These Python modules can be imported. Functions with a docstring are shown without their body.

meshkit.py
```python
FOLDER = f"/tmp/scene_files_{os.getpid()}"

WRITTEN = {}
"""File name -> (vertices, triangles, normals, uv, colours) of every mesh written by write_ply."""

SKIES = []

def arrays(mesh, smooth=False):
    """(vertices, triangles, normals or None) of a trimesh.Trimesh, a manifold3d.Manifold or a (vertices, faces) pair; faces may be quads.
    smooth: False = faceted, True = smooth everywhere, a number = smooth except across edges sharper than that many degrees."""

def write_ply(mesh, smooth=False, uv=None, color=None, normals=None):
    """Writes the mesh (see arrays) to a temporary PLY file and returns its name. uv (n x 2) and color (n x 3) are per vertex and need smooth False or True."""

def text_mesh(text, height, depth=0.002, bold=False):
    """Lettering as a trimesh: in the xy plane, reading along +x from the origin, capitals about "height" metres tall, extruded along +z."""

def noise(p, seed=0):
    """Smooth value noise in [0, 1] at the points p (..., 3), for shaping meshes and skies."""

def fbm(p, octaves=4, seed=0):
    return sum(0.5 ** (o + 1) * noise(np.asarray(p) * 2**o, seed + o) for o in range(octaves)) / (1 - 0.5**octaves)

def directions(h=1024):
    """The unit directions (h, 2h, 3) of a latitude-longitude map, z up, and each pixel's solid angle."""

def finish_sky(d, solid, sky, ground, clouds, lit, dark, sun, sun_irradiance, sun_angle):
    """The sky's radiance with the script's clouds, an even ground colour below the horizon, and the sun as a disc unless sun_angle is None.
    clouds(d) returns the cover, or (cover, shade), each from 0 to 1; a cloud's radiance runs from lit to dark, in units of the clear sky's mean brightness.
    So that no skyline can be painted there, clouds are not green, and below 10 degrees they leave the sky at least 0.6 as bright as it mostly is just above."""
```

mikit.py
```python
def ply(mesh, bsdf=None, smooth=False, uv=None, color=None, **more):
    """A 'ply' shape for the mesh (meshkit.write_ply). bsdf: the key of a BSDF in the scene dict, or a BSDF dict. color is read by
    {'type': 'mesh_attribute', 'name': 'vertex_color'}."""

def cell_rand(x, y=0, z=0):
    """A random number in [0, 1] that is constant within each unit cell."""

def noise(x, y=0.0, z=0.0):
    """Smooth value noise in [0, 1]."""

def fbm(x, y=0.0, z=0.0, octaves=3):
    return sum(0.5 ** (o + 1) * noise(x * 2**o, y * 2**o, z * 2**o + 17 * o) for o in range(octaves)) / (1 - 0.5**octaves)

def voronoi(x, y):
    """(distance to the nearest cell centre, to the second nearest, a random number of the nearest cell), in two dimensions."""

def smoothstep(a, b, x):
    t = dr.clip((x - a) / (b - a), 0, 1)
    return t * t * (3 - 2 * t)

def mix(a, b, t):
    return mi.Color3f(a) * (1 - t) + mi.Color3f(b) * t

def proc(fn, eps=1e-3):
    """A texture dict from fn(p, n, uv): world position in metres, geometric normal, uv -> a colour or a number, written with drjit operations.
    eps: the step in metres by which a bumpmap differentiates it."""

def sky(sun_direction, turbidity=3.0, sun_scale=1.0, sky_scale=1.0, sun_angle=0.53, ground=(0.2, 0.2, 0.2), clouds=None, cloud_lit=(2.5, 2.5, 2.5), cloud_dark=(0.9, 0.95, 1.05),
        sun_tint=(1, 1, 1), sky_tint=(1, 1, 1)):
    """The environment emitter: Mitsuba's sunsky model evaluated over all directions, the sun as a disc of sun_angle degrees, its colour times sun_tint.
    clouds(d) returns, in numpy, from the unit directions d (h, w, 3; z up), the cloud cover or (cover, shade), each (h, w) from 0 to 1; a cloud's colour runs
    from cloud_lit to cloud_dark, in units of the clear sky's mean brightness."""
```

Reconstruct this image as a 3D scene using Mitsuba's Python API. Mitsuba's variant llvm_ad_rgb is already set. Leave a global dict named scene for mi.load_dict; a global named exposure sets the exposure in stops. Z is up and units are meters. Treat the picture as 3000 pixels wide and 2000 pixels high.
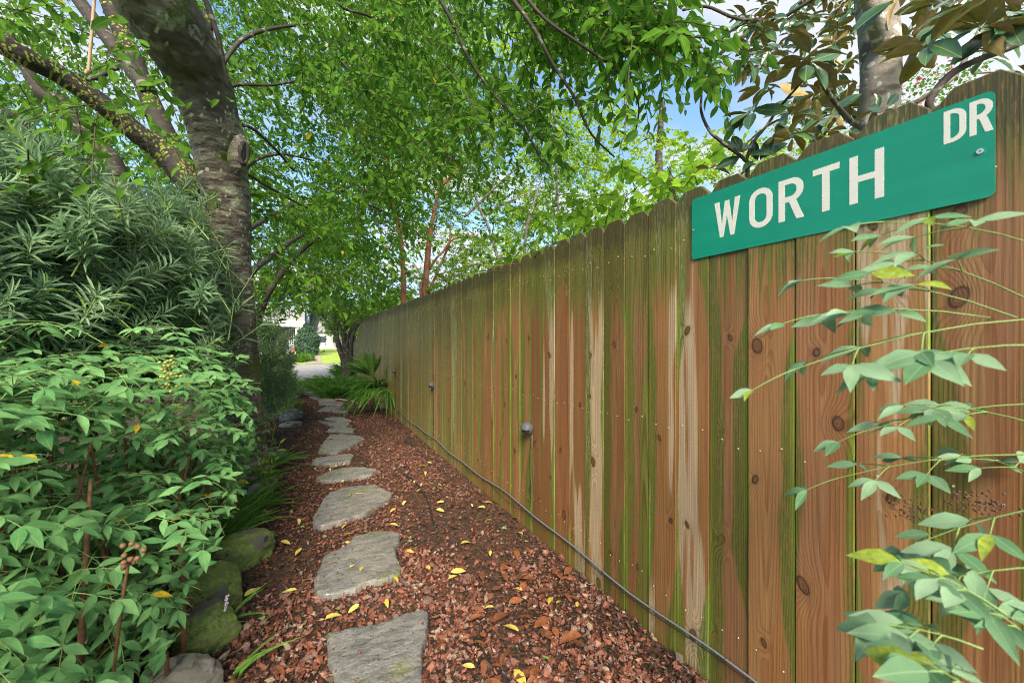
import math
import numpy as np, trimesh, drjit as dr, mitsuba as mi
import mikit, meshkit
from mikit import proc, noise, fbm, voronoi, cell_rand, smoothstep, mix
from shapely.geometry import Polygon, Point, box as sbox
from shapely import affinity
from shapely.ops import unary_union

T = mi.ScalarTransform4f
rng = np.random.default_rng(11)
scene, labels = {"type": "scene"}, {}

# ------------------------------------------------------------------ camera, light, exposure
F, CAM_H = 1170.0, 1.25
TH = math.atan(605 / F)
CO, SI = math.cos(TH), math.sin(TH)
scene["camera"] = {
    "type": "thinlens", "fov": math.degrees(2 * math.atan(1500 / F)), "fov_axis": "x",
    "aperture_radius": 0.0016, "focus_distance": 2.6, "near_clip": 0.05, "far_clip": 900.0,
    "to_world": T().look_at(origin=[0, 0, CAM_H], target=[SI, CO, CAM_H], up=[0, 0, 1]),
}


def clouds(d):
    q = d / np.maximum(d[..., 2:3], 0.06)
    c = meshkit.fbm(np.stack([q[..., 0] * 0.9, q[..., 1] * 1.7, q[..., 2] * 0], -1) + 3.0, 5, 4)
    return np.clip((c - 0.40) / 0.24, 0, 1) ** 1.2 * 0.9


scene["sky"] = mikit.sky((-0.34, -0.85, 0.68), turbidity=3.0, sun_scale=0.85, sky_scale=1.05, sun_angle=26, sun_tint=(0.93, 0.98, 1.06), clouds=clouds, cloud_lit=(1.2, 1.22, 1.26), cloud_dark=(0.95, 1.0, 1.08))
exposure = 3.2


def P(u, v, d):
    """The point at depth d (metres in front of the camera) seen at pixel (u, v) of the 3000 x 2000 photograph."""
    u, v, d = np.broadcast_arrays(np.asarray(u, float), np.asarray(v, float), np.asarray(d, float))
    a, b = (u - 1500) / F, (1000 - v) / F
    return np.stack([d * (a * CO + SI), d * (CO - a * SI), CAM_H + b * d], -1)


def G(u, v, h=0.0):
    """The point of the ground (at height h) seen at a pixel."""
    return P(u, v, (CAM_H - h) * F / (np.asarray(v, float) - 1000))


def pix(p):
    z = p[..., 0] * SI + p[..., 1] * CO
    x = p[..., 0] * CO - p[..., 1] * SI
    zz = np.maximum(z, 1e-3)
    return 1500 + F * x / zz, 1000 - F * (p[..., 2] - CAM_H) / zz, z


# ------------------------------------------------------------------ helpers
def unit(a):
    a = np.asarray(a, float)
    return a / np.maximum(np.linalg.norm(a, axis=-1, keepdims=True), 1e-12)


def add(key, mesh, bsdf, smooth=False, uv=None, **props):
    """One entry of the scene, under the next free number of its name."""
    k, n = key, 0
    while k in scene:
        n += 1
        k = f"{key}_{n:03d}"
    scene[k] = mikit.ply(mesh, bsdf, smooth=smooth, uv=uv)
    if props:
        labels[k] = props
    return k


used = {}


def thing(name, label, category, group=None):
    n = used.get(name, -1) + 1
    used[name] = n
    k = name if n == 0 else f"{name}_{n:03d}"
    labels[k] = {"label": label, "category": category}
    if group:
        labels[k]["group"] = group
    return k


def solo(name, mesh, bsdf, label, category, group=None, **kw):
    k = thing(name, label, category, group)
    scene[k] = mikit.ply(mesh, bsdf, **kw)
    return k


def curve(pts, n):
    """n points of a Catmull-Rom curve through pts (any number of columns)."""
    p = np.asarray(pts, float)
    if len(p) == 2:
        t = np.linspace(0, 1, n)[:, None]
        return p[0] * (1 - t) + p[1] * t
    q = np.vstack([2 * p[0] - p[1], p, 2 * p[-1] - p[-2]])
    s = np.linspace(0, len(p) - 1 - 1e-9, n)
    i = s.astype(int)
    t = (s - i)[:, None]
    a, b, c, d = q[i], q[i + 1], q[i + 2], q[i + 3]
    return 0.5 * (2 * b + (c - a) * t + (2 * a - 5 * b + 4 * c - d) * t**2 + (3 * b - a - 3 * c + d) * t**3)


def tubes(paths, radii, sides=5, caps=False):
    """Many tubes at once: paths (S, K, 3), radii (S, K). Returns vertices, faces, uv."""
    p = np.asarray(paths, float)
    r = np.broadcast_to(np.asarray(radii, float), p.shape[:2])
    t = unit(np.gradient(p, axis=1))
    ref = np.where(np.abs(t[..., 2:]) < 0.9, [0, 0, 1.0], [1.0, 0, 0])
    ref = np.broadcast_to(ref[:, :1], p.shape)
    a = unit(np.cross(t, ref))
    b = np.cross(t, a)
    ang = np.arange(sides) * 2 * np.pi / sides
    v = p[:, :, None] + r[:, :, None, None] * (np.cos(ang)[:, None] * a[:, :, None] + np.sin(ang)[:, None] * b[:, :, None])
    S, K = p.shape[:2]
    s, i, j = np.meshgrid(np.arange(S), np.arange(K - 1), np.arange(sides), indexing="ij")
    ix = lambda ii, jj: (s * K + ii) * sides + jj % sides
    q = np.stack([ix(i, j), ix(i, j + 1), ix(i + 1, j + 1), ix(i + 1, j)], -1).reshape(-1, 4)
    f = np.vstack([q[:, [0, 1, 2]], q[:, [0, 2, 3]]])
    if caps:
        for k0 in (0, K - 1):
            for m in range(S):
                base = (m * K + k0) * sides
                tri = np.array([[base, base + x, base + x + 1] for x in range(1, sides - 1)])
                f = np.vstack([f, tri if k0 else tri[:, ::-1]])
    return v.reshape(-1, 3), f


def trunk_mesh(ctrl, n, sides, bump=0.06, seed=0, freq=6.0):
    """A trunk or limb through control rows (u, v, depth, half width in pixels), with an uneven girth."""
    c = curve(ctrl, n)
    p = P(c[:, 0], c[:, 1], c[:, 2])
    r = c[:, 3] * c[:, 2] / F
    v, f = tubes(p[None], r[None], sides, caps=True)
    cen = np.repeat(p, sides, axis=0)
    d = v - cen
    k = 1 + bump * 2 * (meshkit.fbm(v * freq, 3, seed) - 0.5) + bump * 0.8 * (meshkit.fbm(v * np.array([22, 22, 7.0]), 3, seed + 9) - 0.5)
    return (cen + d * k[:, None], f)


def limb(key, name, ctrl, bsdf, n=24, sides=12, bump=0.05, **kw):
    return add(f"{key}__{name}", trunk_mesh(ctrl, n, sides, bump, seed=len(scene) % 97), bsdf, smooth=True, **kw)


# --- leaves. A template: rows (across, along, up); across in half widths, along and up in lengths
def template(stations, fold=0.25, droop=0.25):
    """A folded, drooping leaf blade from (along, half width) stations between its base and tip."""
    v, f = [(0, 0, 0)], []
    for b, w in stations:
        z = -droop * b * b
        v += [(-w, b, z + fold * w * 0.25), (0, b, z), (w, b, z + fold * w * 0.25)]
    tip = len(v)
    v.append((0, 1, -droop))
    f += [(0, 2, 1), (0, 3, 2)]
    for i in range(len(stations) - 1):
        a, c = 1 + 3 * i, 4 + 3 * i
        f += [(a, a + 1, c + 1), (a, c + 1, c), (a + 1, a + 2, c + 2), (a + 1, c + 2, c + 1)]
    a = tip - 3
    f += [(a, a + 1, tip), (a + 1, a + 2, tip)]
    return np.array(v, float), np.array(f)


T_NANDINA = template([(0.16, 0.58), (0.38, 1.0), (0.6, 0.85), (0.82, 0.42)], 0.2, 0.2)
T_OVAL = template([(0.25, 0.85), (0.6, 0.95)], 0.3, 0.25)
T_OVALFINE = template([(0.18, 0.7), (0.42, 1.0), (0.72, 0.8)], 0.3, 0.22)
T_MAGNOLIA = template([(0.15, 0.45), (0.38, 0.88), (0.62, 1.0), (0.84, 0.62)], 0.35, 0.16)
T_HEART = template([(0.05, 0.6), (0.28, 1.0), (0.62, 0.72)], 0.2, 0.2)
T_STRAP = template([(0.3, 1.0), (0.7, 0.9)], 0.3, 0.3)
T_LIRI = template([(0.3, 1.0), (0.55, 1.0), (0.8, 0.7)], 0.3, 0.75)
T_TINY = (np.array([(0, 0, 0), (-1, 0.45, 0.05), (1, 0.45, 0.05), (0, 1, -0.15)], float), np.array([(0, 2, 3), (0, 3, 1)]))


def blade_mesh(L, tpl):
    """L: dict of arrays pos, dir, nrm, len, wid (half width), rnd. -> vertices (N, k, 3), faces of one, uv (N, k, 2)"""
    tv, tf = tpl
    D = unit(L["dir"])
    S = unit(np.cross(D, L["nrm"]))
    N = np.cross(S, D)
    ln, wd = L["len"][:, None, None], L["wid"][:, None, None]
    v = L["pos"][:, None] + tv[None, :, :1] * wd * S[:, None] + tv[None, :, 1:2] * ln * D[:, None]
    up = tv[None, :, 2] * (0.5 + 1.0 * ((L["rnd"][:, None] * 7.31) % 1))
    v = v + up[..., None] * ln * N[:, None]
    uv = np.stack([np.broadcast_to(L["rnd"][:, None], v.shape[:2]), np.broadcast_to(tv[None, :, 0] * 0.5 + 0.5, v.shape[:2])], -1)
    return v, tf, uv


def take(L, m):
    return {k: a[m] for k, a in L.items()}


def join(Ls):
    return {k: np.concatenate([l[k] for l in Ls]) for k in Ls[0]}


def foliage(key, L, tpl, bsdf, parts=300, smallest=24.0, leaf="leaf", rest="foliage", smooth=True):
    """The leaves that show largest become parts, the rest one part of small ones."""
    n = len(L["pos"])
    if n == 0:
        return
    u, w, z = pix(L["pos"] + 0.5 * L["dir"] * L["len"][:, None])
    size = np.where((u > -20) & (u < 3020) & (w > -20) & (w < 2020) & (z > 0.1), F * L["len"] / np.maximum(z, 0.05), 0)
    order = np.argsort(-size, kind="stable")
    own = order[: parts][size[order[: parts]] > smallest]
    mask = np.zeros(n, bool)
    mask[own] = True
    v, tf, uv = blade_mesh(L, tpl)
    for i in own:
        add(f"{key}__{leaf}", (v[i], tf), bsdf, smooth=smooth, uv=uv[i])
    r = ~mask
    if r.any():
        k = v.shape[1]
        m = int(r.sum())
        f = (tf[None] + (np.arange(m) * k)[:, None, None]).reshape(-1, 3)
        add(f"{key}__{rest}", (v[r].reshape(-1, 3), f), bsdf, smooth=smooth, uv=uv[r].reshape(-1, 2), kind="stuff")


def rand_dirs(n, r=rng):
    return unit(r.normal(size=(n, 3)))


def sprays(start, d0, length, nleaf, leaf_len, leaf_w, sag=0.35, spread=0.9, up=(0, 0, 1), r=rng, jitter=0.35, hang=0.35):
    """Leafy twigs: start (S, 3), d0 (S, 3), length (S,). Leaves stand alternately along each. -> leaves, twig paths"""
    S = len(start)
    d0 = unit(d0)
    t = np.linspace(0.08, 1, nleaf)[None, :] * np.ones((S, 1)) + r.uniform(-0.3, 0.3, (S, nleaf)) / nleaf
    at = lambda tt: start[:, None] + (d0[:, None] * tt[..., None] + np.array([0, 0, -1.0]) * (sag * tt**2)[..., None]) * length[:, None, None]
    p = at(t)
    tan = unit(d0[:, None] + np.array([0, 0, -2.0]) * (sag * t)[..., None])
    side = unit(np.cross(tan, np.array(up, float)) + 0.25 * r.normal(size=(S, nleaf, 3)))
    sgn = np.where((np.arange(nleaf) % 2)[None, :, None], 1.0, -1.0)
    ld = unit(tan * 0.6 + side * sgn * spread + r.normal(size=p.shape) * jitter + np.array([0, 0, -hang]))
    nm = unit(np.array(up, float) + 0.55 * r.normal(size=p.shape))
    ll = leaf_len * r.uniform(0.65, 1.25, p.shape[:2])
    L = dict(pos=p.reshape(-1, 3), dir=ld.reshape(-1, 3), nrm=nm.reshape(-1, 3), len=ll.ravel(), wid=(ll * leaf_w * r.uniform(0.85, 1.15, ll.shape)).ravel(), rnd=r.uniform(0, 1, ll.size))
    path = at(np.linspace(0, 1, 5)[None, :] * np.ones((S, 1)))
    return L, path


def in_poly(n, poly, r=rng, extra=None):
    """n random pixels inside a polygon of pixels."""
    poly = Polygon(poly)
    x0, y0, x1, y1 = poly.bounds
    import shapely
    out = np.zeros((0, 2))
    while len(out) < n:
        c = np.stack([r.uniform(x0, x1, 4 * n), r.uniform(y0, y1, 4 * n)], -1)
        m = shapely.contains_xy(poly, c[:, 0], c[:, 1])
        if extra is not None:
            m &= extra(c)
        out = np.vstack([out, c[m]])
    return out[:n]


# ------------------------------------------------------------------ materials
def bsdf(key, d):
    scene[key] = d
    return key


def leaf_mat(key, c0, c1, rough=0.35, trans=0.8, rib=(0.3, 0.34, 0.16), ribw=0.035, odd=None, odd_share=0.0, spec=None):
    def fn(p, n, uv):
        c = mix(c0, c1, uv.x)
        c = c * (0.75 + 0.5 * noise(p.x * 45, p.y * 45, p.z * 45))
        if odd is not None:
            c = dr.select(cell_rand(uv.x * 9973.0, 3) < odd_share, mi.Color3f(odd) * (0.7 + 0.6 * noise(p.x * 200, p.y * 200, p.z * 200)), c)
        if ribw > 0:
            c = mix(c, rib, (1 - smoothstep(ribw * 0.4, ribw, dr.abs(uv.y - 0.5))) * 0.6)
        return c
    d = {"type": "principledthin", "base_color": proc(fn), "roughness": rough, "diff_trans": trans, "eta": 1.45}
    return bsdf(key, d)


leaf_mat("leaf_nandina", (0.085, 0.24, 0.085), (0.18, 0.38, 0.145), 0.26, 0.7, odd=(0.5, 0.36, 0.03), odd_share=0.012)
leaf_mat("leaf_nandina_pale", (0.10, 0.22, 0.11), (0.23, 0.36, 0.23), 0.28, 0.6, rib=(0.25, 0.38, 0.22), odd=(0.25, 0.34, 0.05), odd_share=0.05)
leaf_mat("leaf_needle", (0.12, 0.24, 0.12), (0.27, 0.40, 0.235), 0.25, 0.75, odd=(0.26, 0.4, 0.08), odd_share=0.03, ribw=0.0)
leaf_mat("leaf_canopy", (0.06, 0.17, 0.022), (0.125, 0.29, 0.028), 0.28, 1.15, odd=(0.62, 0.5, 0.03), odd_share=0.005)
leaf_mat("leaf_crape", (0.09, 0.21, 0.03), (0.17, 0.33, 0.05), 0.4, 1.1, ribw=0.0)
leaf_mat("leaf_bright", (0.22, 0.42, 0.03), (0.42, 0.58, 0.05), 0.45, 1.2, ribw=0.0)
leaf_mat("leaf_heart", (0.17, 0.38, 0.03), (0.3, 0.52, 0.05), 0.45, 1.2)
leaf_mat("leaf_strap", (0.08, 0.22, 0.04), (0.18, 0.38, 0.07), 0.3, 0.8)
leaf_mat("leaf_far", (0.05, 0.12, 0.03), (0.1, 0.2, 0.05), 0.5, 0.8, ribw=0.0)
leaf_mat("leaf_hedge", (0.06, 0.12, 0.08), (0.1, 0.18, 0.11), 0.4, 0.5, ribw=0.0)


def mag_top(p, n, uv):
    c = mix((0.02, 0.06, 0.03), (0.05, 0.11, 0.04), uv.x)
    return mix(c, (0.16, 0.2, 0.07), 1 - smoothstep(0.012, 0.03, dr.abs(uv.y - 0.5)))


def mag_under(p, n, uv):
    c = mix((0.30, 0.19, 0.105), (0.26, 0.22, 0.09), uv.x)
    c = c * (0.8 + 0.4 * noise(p.x * 90, p.y * 90, p.z * 90))
    return mix(c, (0.3, 0.26, 0.1), 1 - smoothstep(0.012, 0.03, dr.abs(uv.y - 0.5)))


bsdf("leaf_magnolia", {"type": "twosided", "top": {"type": "principled", "base_color": proc(mag_top), "roughness": 0.22, "specular": 0.6},
                       "under": {"type": "principled", "base_color": proc(mag_under), "roughness": 0.75, "specular": 0.2}})


def two(d):
    return {"type": "twosided", "b": d}


def princ(key, color, rough=0.6, spec=0.4, bump=None, scale=1.0, eps=2e-3, **kw):
    d = {"type": "principled", "base_color": proc(color) if callable(color) else {"type": "rgb", "value": list(color)}, "roughness": proc(rough) if callable(rough) else rough, "specular": spec, **kw}
    if bump is not None:
        d = {"type": "bumpmap", "arbitrary": proc(bump, eps), "scale": scale, "b": d}
    return bsdf(key, two(d))


# wood of the fence: uv.x = board number + place across (0 to 1), uv.y = height in metres
def wood_parts(uv):
    idx = dr.floor(uv.x)
    s = uv.x - idx
    X = (s - 0.5) * 0.14
    z = uv.y
    r = lambda k: cell_rand(idx, k, 7)
    Xw = X + 0.010 * (fbm(X * 7, z * 1.6, idx * 5.3, 2) - 0.5)
    px = (r(1) - 0.5) * 0.09 + 0.05 * (noise(z * 0.8, idx * 3.1, 0.5) - 0.5)
    pd = 0.004 + 0.05 * dr.square(noise(z * 1.3 + r(2) * 30, idx * 7.7, 0.5)) + 0.01 * r(3)
    disp, knot, rim, kr, stain, halo = mi.Float(0), mi.Float(0), mi.Float(0), mi.Float(0), mi.Float(0), mi.Float(0)
    for k in range(5):
        on = dr.select(r(40 + k) > 0.3, 1.0, 0.0)
        kz = (k + 0.15 + 0.7 * r(10 + k)) * 0.37
        kx = (r(20 + k) - 0.5) * 0.105
        size = 0.0058 + 0.009 * dr.square(r(30 + k))
        dx, dz = X - kx, z - kz
        tilt = (r(50 + k) - 0.5) * 1.2
        q = dr.sqrt(dr.square(dx + tilt * dz * 0.5) + dr.square(dz * 0.62))
        disp += on * size * 2.6 * dr.exp(-dr.square(dx / (size * 2.4)) - dr.square(dz / (size * 4.5)))
        run = 0.10 + 0.22 * r(60 + k)
        fall = dr.clip(-dz / run, 0, 1)
        half = size * (1.7 - 1.5 * fall) + 0.002 * (noise(z * 40, idx, k) - 0.5)
        stain = dr.maximum(stain, on * dr.select(r(70 + k) > 0.5, 1.0, 0.0) * dr.select((dz < size) & (dz > -run), 1.0, 0.0) * (1 - smoothstep(half * 0.8, half + 0.0015, dr.abs(dx + 0.2 * tilt * dz))))
        m = on * (1 - smoothstep(size * 0.8, size, q))
        knot = dr.maximum(knot, m)
        halo = dr.maximum(halo, on * dr.exp(-dr.square(q / (size * 1.75))) * smoothstep(0.2, 0.6, noise(X * 120, z * 25, idx + k)))
        rim = dr.maximum(rim, on * dr.exp(-dr.square((q - size) / (0.0026))))
        kr = dr.select(m > 0.01, q / size, kr)
    R = dr.sqrt(dr.square(Xw - px) + dr.square(pd)) + disp * dr.select(Xw > px, 1.0, 1.0)
    ring = R / (0.0055 + 0.005 * r(4)) + 0.5 * noise(X * 60, z * 3, idx)
    fr = ring - dr.floor(ring)
    late = smoothstep(0.35, 0.9, fr) * (1 - smoothstep(0.93, 1.0, fr))
    return idx, s, X, z, r, late, knot, rim, kr, R, stain, halo


def wood(p, n, uv):
    idx, s, X, z, r, late, knot, rim, kr, R, stain, halo = wood_parts(uv)
    fibre = noise(X * 700, z * 9, idx) * 0.6 + noise(X * 260, z * 3, idx + 40) * 0.4
    early = mix((0.225, 0.130, 0.051), (0.165, 0.085, 0.028), r(5))
    early = mix(early, (0.30, 0.135, 0.04), smoothstep(0.018, 0.004, R) * 0.6)
    blot = fbm(X * 14, z * 2.2, idx * 2.7, 3)
    early = mix(early, (0.24, 0.115, 0.05), smoothstep(0.5, 0.7, blot) * 0.6)
    heart = smoothstep(0.52, 0.60, noise(X * 42 + 9 * r(15), z * 0.9, idx * 6.1)) * dr.select(r(16) > 0.45, 1.0, 0.25)
    early = mix(early, (0.17, 0.075, 0.035), heart * 0.7)
    early = mix(early, (0.17, 0.075, 0.025), stain * 0.6)
    c = mix(early, (0.13, 0.05, 0.018), late * (0.42 + 0.5 * r(6)))
    c = c * (0.78 + 0.44 * fibre) * (0.74 + 0.46 * r(19))
    pale = dr.select(r(8) > 0.76, 1.0, 0.1) * smoothstep(0.51, 0.57, fbm(X * 22, z * 1.1, idx * 1.9 + 5, 3))
    c = mix(c, mi.Color3f(0.38, 0.315, 0.21) * (0.72 + 0.5 * fibre) * (1 - 0.3 * late), pale * 0.7)
    kc = mix((0.075, 0.034, 0.016), (0.155, 0.077, 0.036), 0.5 + 0.5 * dr.sin(kr * 15 + 3 * noise(X * 90, z * 60, idx)))
    c = mix(c, kc, knot)
    c = mix(c, (0.09, 0.042, 0.02), halo * 0.55)
    c = mix(c, (0.035, 0.018, 0.009), rim * 0.9)
    # green algae: creeping in from the joints with ragged borders, over the tops and the wet foot of the boards
    st = fbm(X * 130, z * 2.0, idx * 3.7, 4)
    st2 = fbm(X * 320, z * 40, idx, 3)
    e = dr.minimum(s, 1 - s) * 0.14
    far = smoothstep(31.0, 48.0, idx)
    sd = dr.select(s > 0.5, 3.0, 9.0)
    B = -0.005 + 0.022 * dr.square(r(9)) + 0.048 * smoothstep(0.35, 0.8, noise(z * 1.15, idx * 1.7, sd)) + 0.014 * (noise(z * 7, idx * 1.3, sd + 1) - 0.5) + far * (0.022 + 0.08 * r(12) * noise(z * 1.6, idx * 2.9, sd + 2))
    edge = 1 - smoothstep(B - 0.006, B + 0.005, e + 0.018 * (st - 0.5))
    zt = 1.40 + 0.26 * r(13) - 0.25 * far - 0.5 * (st - 0.42)
    top = smoothstep(zt - 0.08, zt + 0.16, z)
    foot = (1 - smoothstep(0.03, 0.16, z + 0.5 * (st - 0.5))) * smoothstep(0.3, 0.6, st2 + 0.12)
    g = dr.clip(dr.maximum(edge, top) + 0.6 * foot, 0, 1) * (0.5 + 0.5 * smoothstep(0.2, 0.55, st2))
    lime = smoothstep(0.42, 0.68, noise(z * 2.3, idx * 4.1, sd + 5)) * edge * (1 - 0.75 * top) * (1 - smoothstep(0.006, 0.022, e))
    ac = mix(mix((0.085, 0.115, 0.018), (0.135, 0.155, 0.045), far), (0.135, 0.235, 0.02), lime * (1 - 0.55 * far))
    ac = ac * (0.72 + 0.56 * st) * (1 - 0.45 * late)
    c = mix(c, ac * (0.72 + 0.5 * r(17)), g * (0.78 + 0.16 * r(18)))
    zc = 1.70 + 0.10 * (st - 0.5) + 0.05 * (r(14) - 0.5)
    black = smoothstep(zc, zc + 0.09, z) * (0.45 + 0.5 * smoothstep(0.3, 0.6, st2)) + 0.8 * smoothstep(0.6, 0.78, fbm(X * 160, z * 5 + 11, idx, 3)) * dr.clip(top + foot, 0, 1)
    return mix(c, (0.032, 0.030, 0.016), dr.clip(black, 0, 1) * 0.75)


def wood_relief(p, n, uv):
    idx, s, X, z, r, late, knot, rim, kr, R, stain, halo = wood_parts(uv)
    return 0.35 * late + 0.5 * knot - 0.8 * rim + 0.5 * noise(X * 800, z * 12, idx)


princ("wood", wood, 0.55, 0.35, wood_relief, 0.0006, 7e-4)
princ("wood_back", (0.2, 0.14, 0.08), 0.8, 0.3)


def bark(p, n, uv):
    w = 0.3 * fbm(p.x * 5, p.y * 5, p.z * 5, 3)
    b = fbm(p.x * 9, p.y * 9, p.z * 26, 4)
    c = mix((0.085, 0.077, 0.066), (0.215, 0.195, 0.165), smoothstep(0.25, 0.75, b))
    c = mix(c, (0.05, 0.04, 0.03), smoothstep(0.55, 0.68, fbm(p.x * 16 + 4, p.y * 16, p.z * 46, 3)) * 0.8)
    side = p.x * CO - p.y * SI
    m = fbm(p.x * 4.2 + 9, p.y * 4.2, p.z * 2.3, 4)
    dark = smoothstep(0.50, 0.58, m + 0.10 * (fbm(p.x * 40, p.y * 40, p.z * 90, 3) - 0.5))
    c = mix(c, (0.045, 0.042, 0.032), dark * 0.72)
    moss = smoothstep(0.56, 0.62, fbm(p.x * 6.5, p.y * 6.5 + 3, p.z * 5, 4)) * smoothstep(0.4, 0.6, noise(p.x * 120, p.y * 120, p.z * 120) * 0.5 + m * 0.6)
    c = mix(c, (0.06, 0.1, 0.012), moss)
    d1, d2, rn = voronoi(p.x * 30 + p.y * 17, p.z * 30 + w * 8)
    spots = (1 - smoothstep(0.16, 0.3, d1 + 0.3 * (noise(p.x * 200, p.y * 200, p.z * 200) - 0.5))) * dr.select(rn > 0.78, 1.0, 0.0)
    c = mix(c, (0.34, 0.38, 0.27), spots * smoothstep(0.42, 0.52, fbm(p.x * 3, p.y * 3, p.z * 2 + 6, 3)))
    def near(q, rx, rz):
        return 1 - smoothstep(0.55, 1.0, dr.sqrt(dr.square((p.x - q[0]) / rx) + dr.square((p.y - q[1]) / rx) + dr.square((p.z - q[2]) / rz)) + 0.9 * (fbm(p.x * 45, p.y * 45, p.z * 45, 3) - 0.5))
    for q, rx, rz in ((P(668, 555, 2.93), 0.075, 0.05), (P(688, 590, 2.96), 0.04, 0.04), (P(720, 905, 3.2), 0.05, 0.2)):
        c = mix(c, mix((0.22, 0.27, 0.17), (0.36, 0.41, 0.28), noise(p.x * 90, p.y * 90, p.z * 90)), near(q, rx, rz) * 0.85)
    c = mix(c, (0.34, 0.31, 0.02), near(P(706, 838, 3.12), 0.04, 0.13) * smoothstep(0.3, 0.5, fbm(p.x * 60, p.y * 60, p.z * 30, 3)))
    lich = smoothstep(0.66, 0.69, fbm(p.x * 9 + 20, p.y * 9, p.z * 8, 4)) * smoothstep(0.35, 0.5, fbm(p.x * 60, p.y * 60, p.z * 60, 3))
    return mix(c, (0.22, 0.25, 0.18), lich * 0.6)


def bark_relief(p, n, uv):
    return fbm(p.x * 14, p.y * 14, p.z * 44, 4) + 0.35 * fbm(p.x * 90, p.y * 90, p.z * 90, 3)


princ("bark_main", bark, 0.7, 0.35, bark_relief, 0.012, 2e-3)


def bark_mossy(p, n, uv):
    c = mix((0.012, 0.011, 0.010), (0.038, 0.034, 0.028), fbm(p.x * 20, p.y * 20, p.z * 20, 3))
    d1, d2, rn = voronoi(p.x * 32 + p.y * 20, p.z * 32 + p.y * 12)
    spot = (1 - smoothstep(0.2, 0.42, d1 + 0.35 * (noise(p.x * 150, p.y * 150, p.z * 150) - 0.5))) * dr.select(rn > 0.3, 1.0, 0.0)
    c = mix(c, mix((0.1, 0.16, 0.01), (0.22, 0.27, 0.04), rn), spot * smoothstep(0.34, 0.48, fbm(p.x * 3.5, p.y * 3.5, p.z * 3.5, 3)))
    return c


princ("bark_mossy", bark_mossy, 0.75, 0.3, bark_relief, 0.01, 2e-3)


def bark_dark(p, n, uv):
    c = mix((0.018, 0.0165, 0.0145), (0.058, 0.052, 0.044), fbm(p.x * 18, p.y * 18, p.z * 30, 3))
    return mix(c, (0.2, 0.22, 0.17), smoothstep(0.62, 0.7, fbm(p.x * 26, p.y * 26, p.z * 26, 3)) * 0.6)


princ("bark_dark", bark_dark, 0.75, 0.3)


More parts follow.
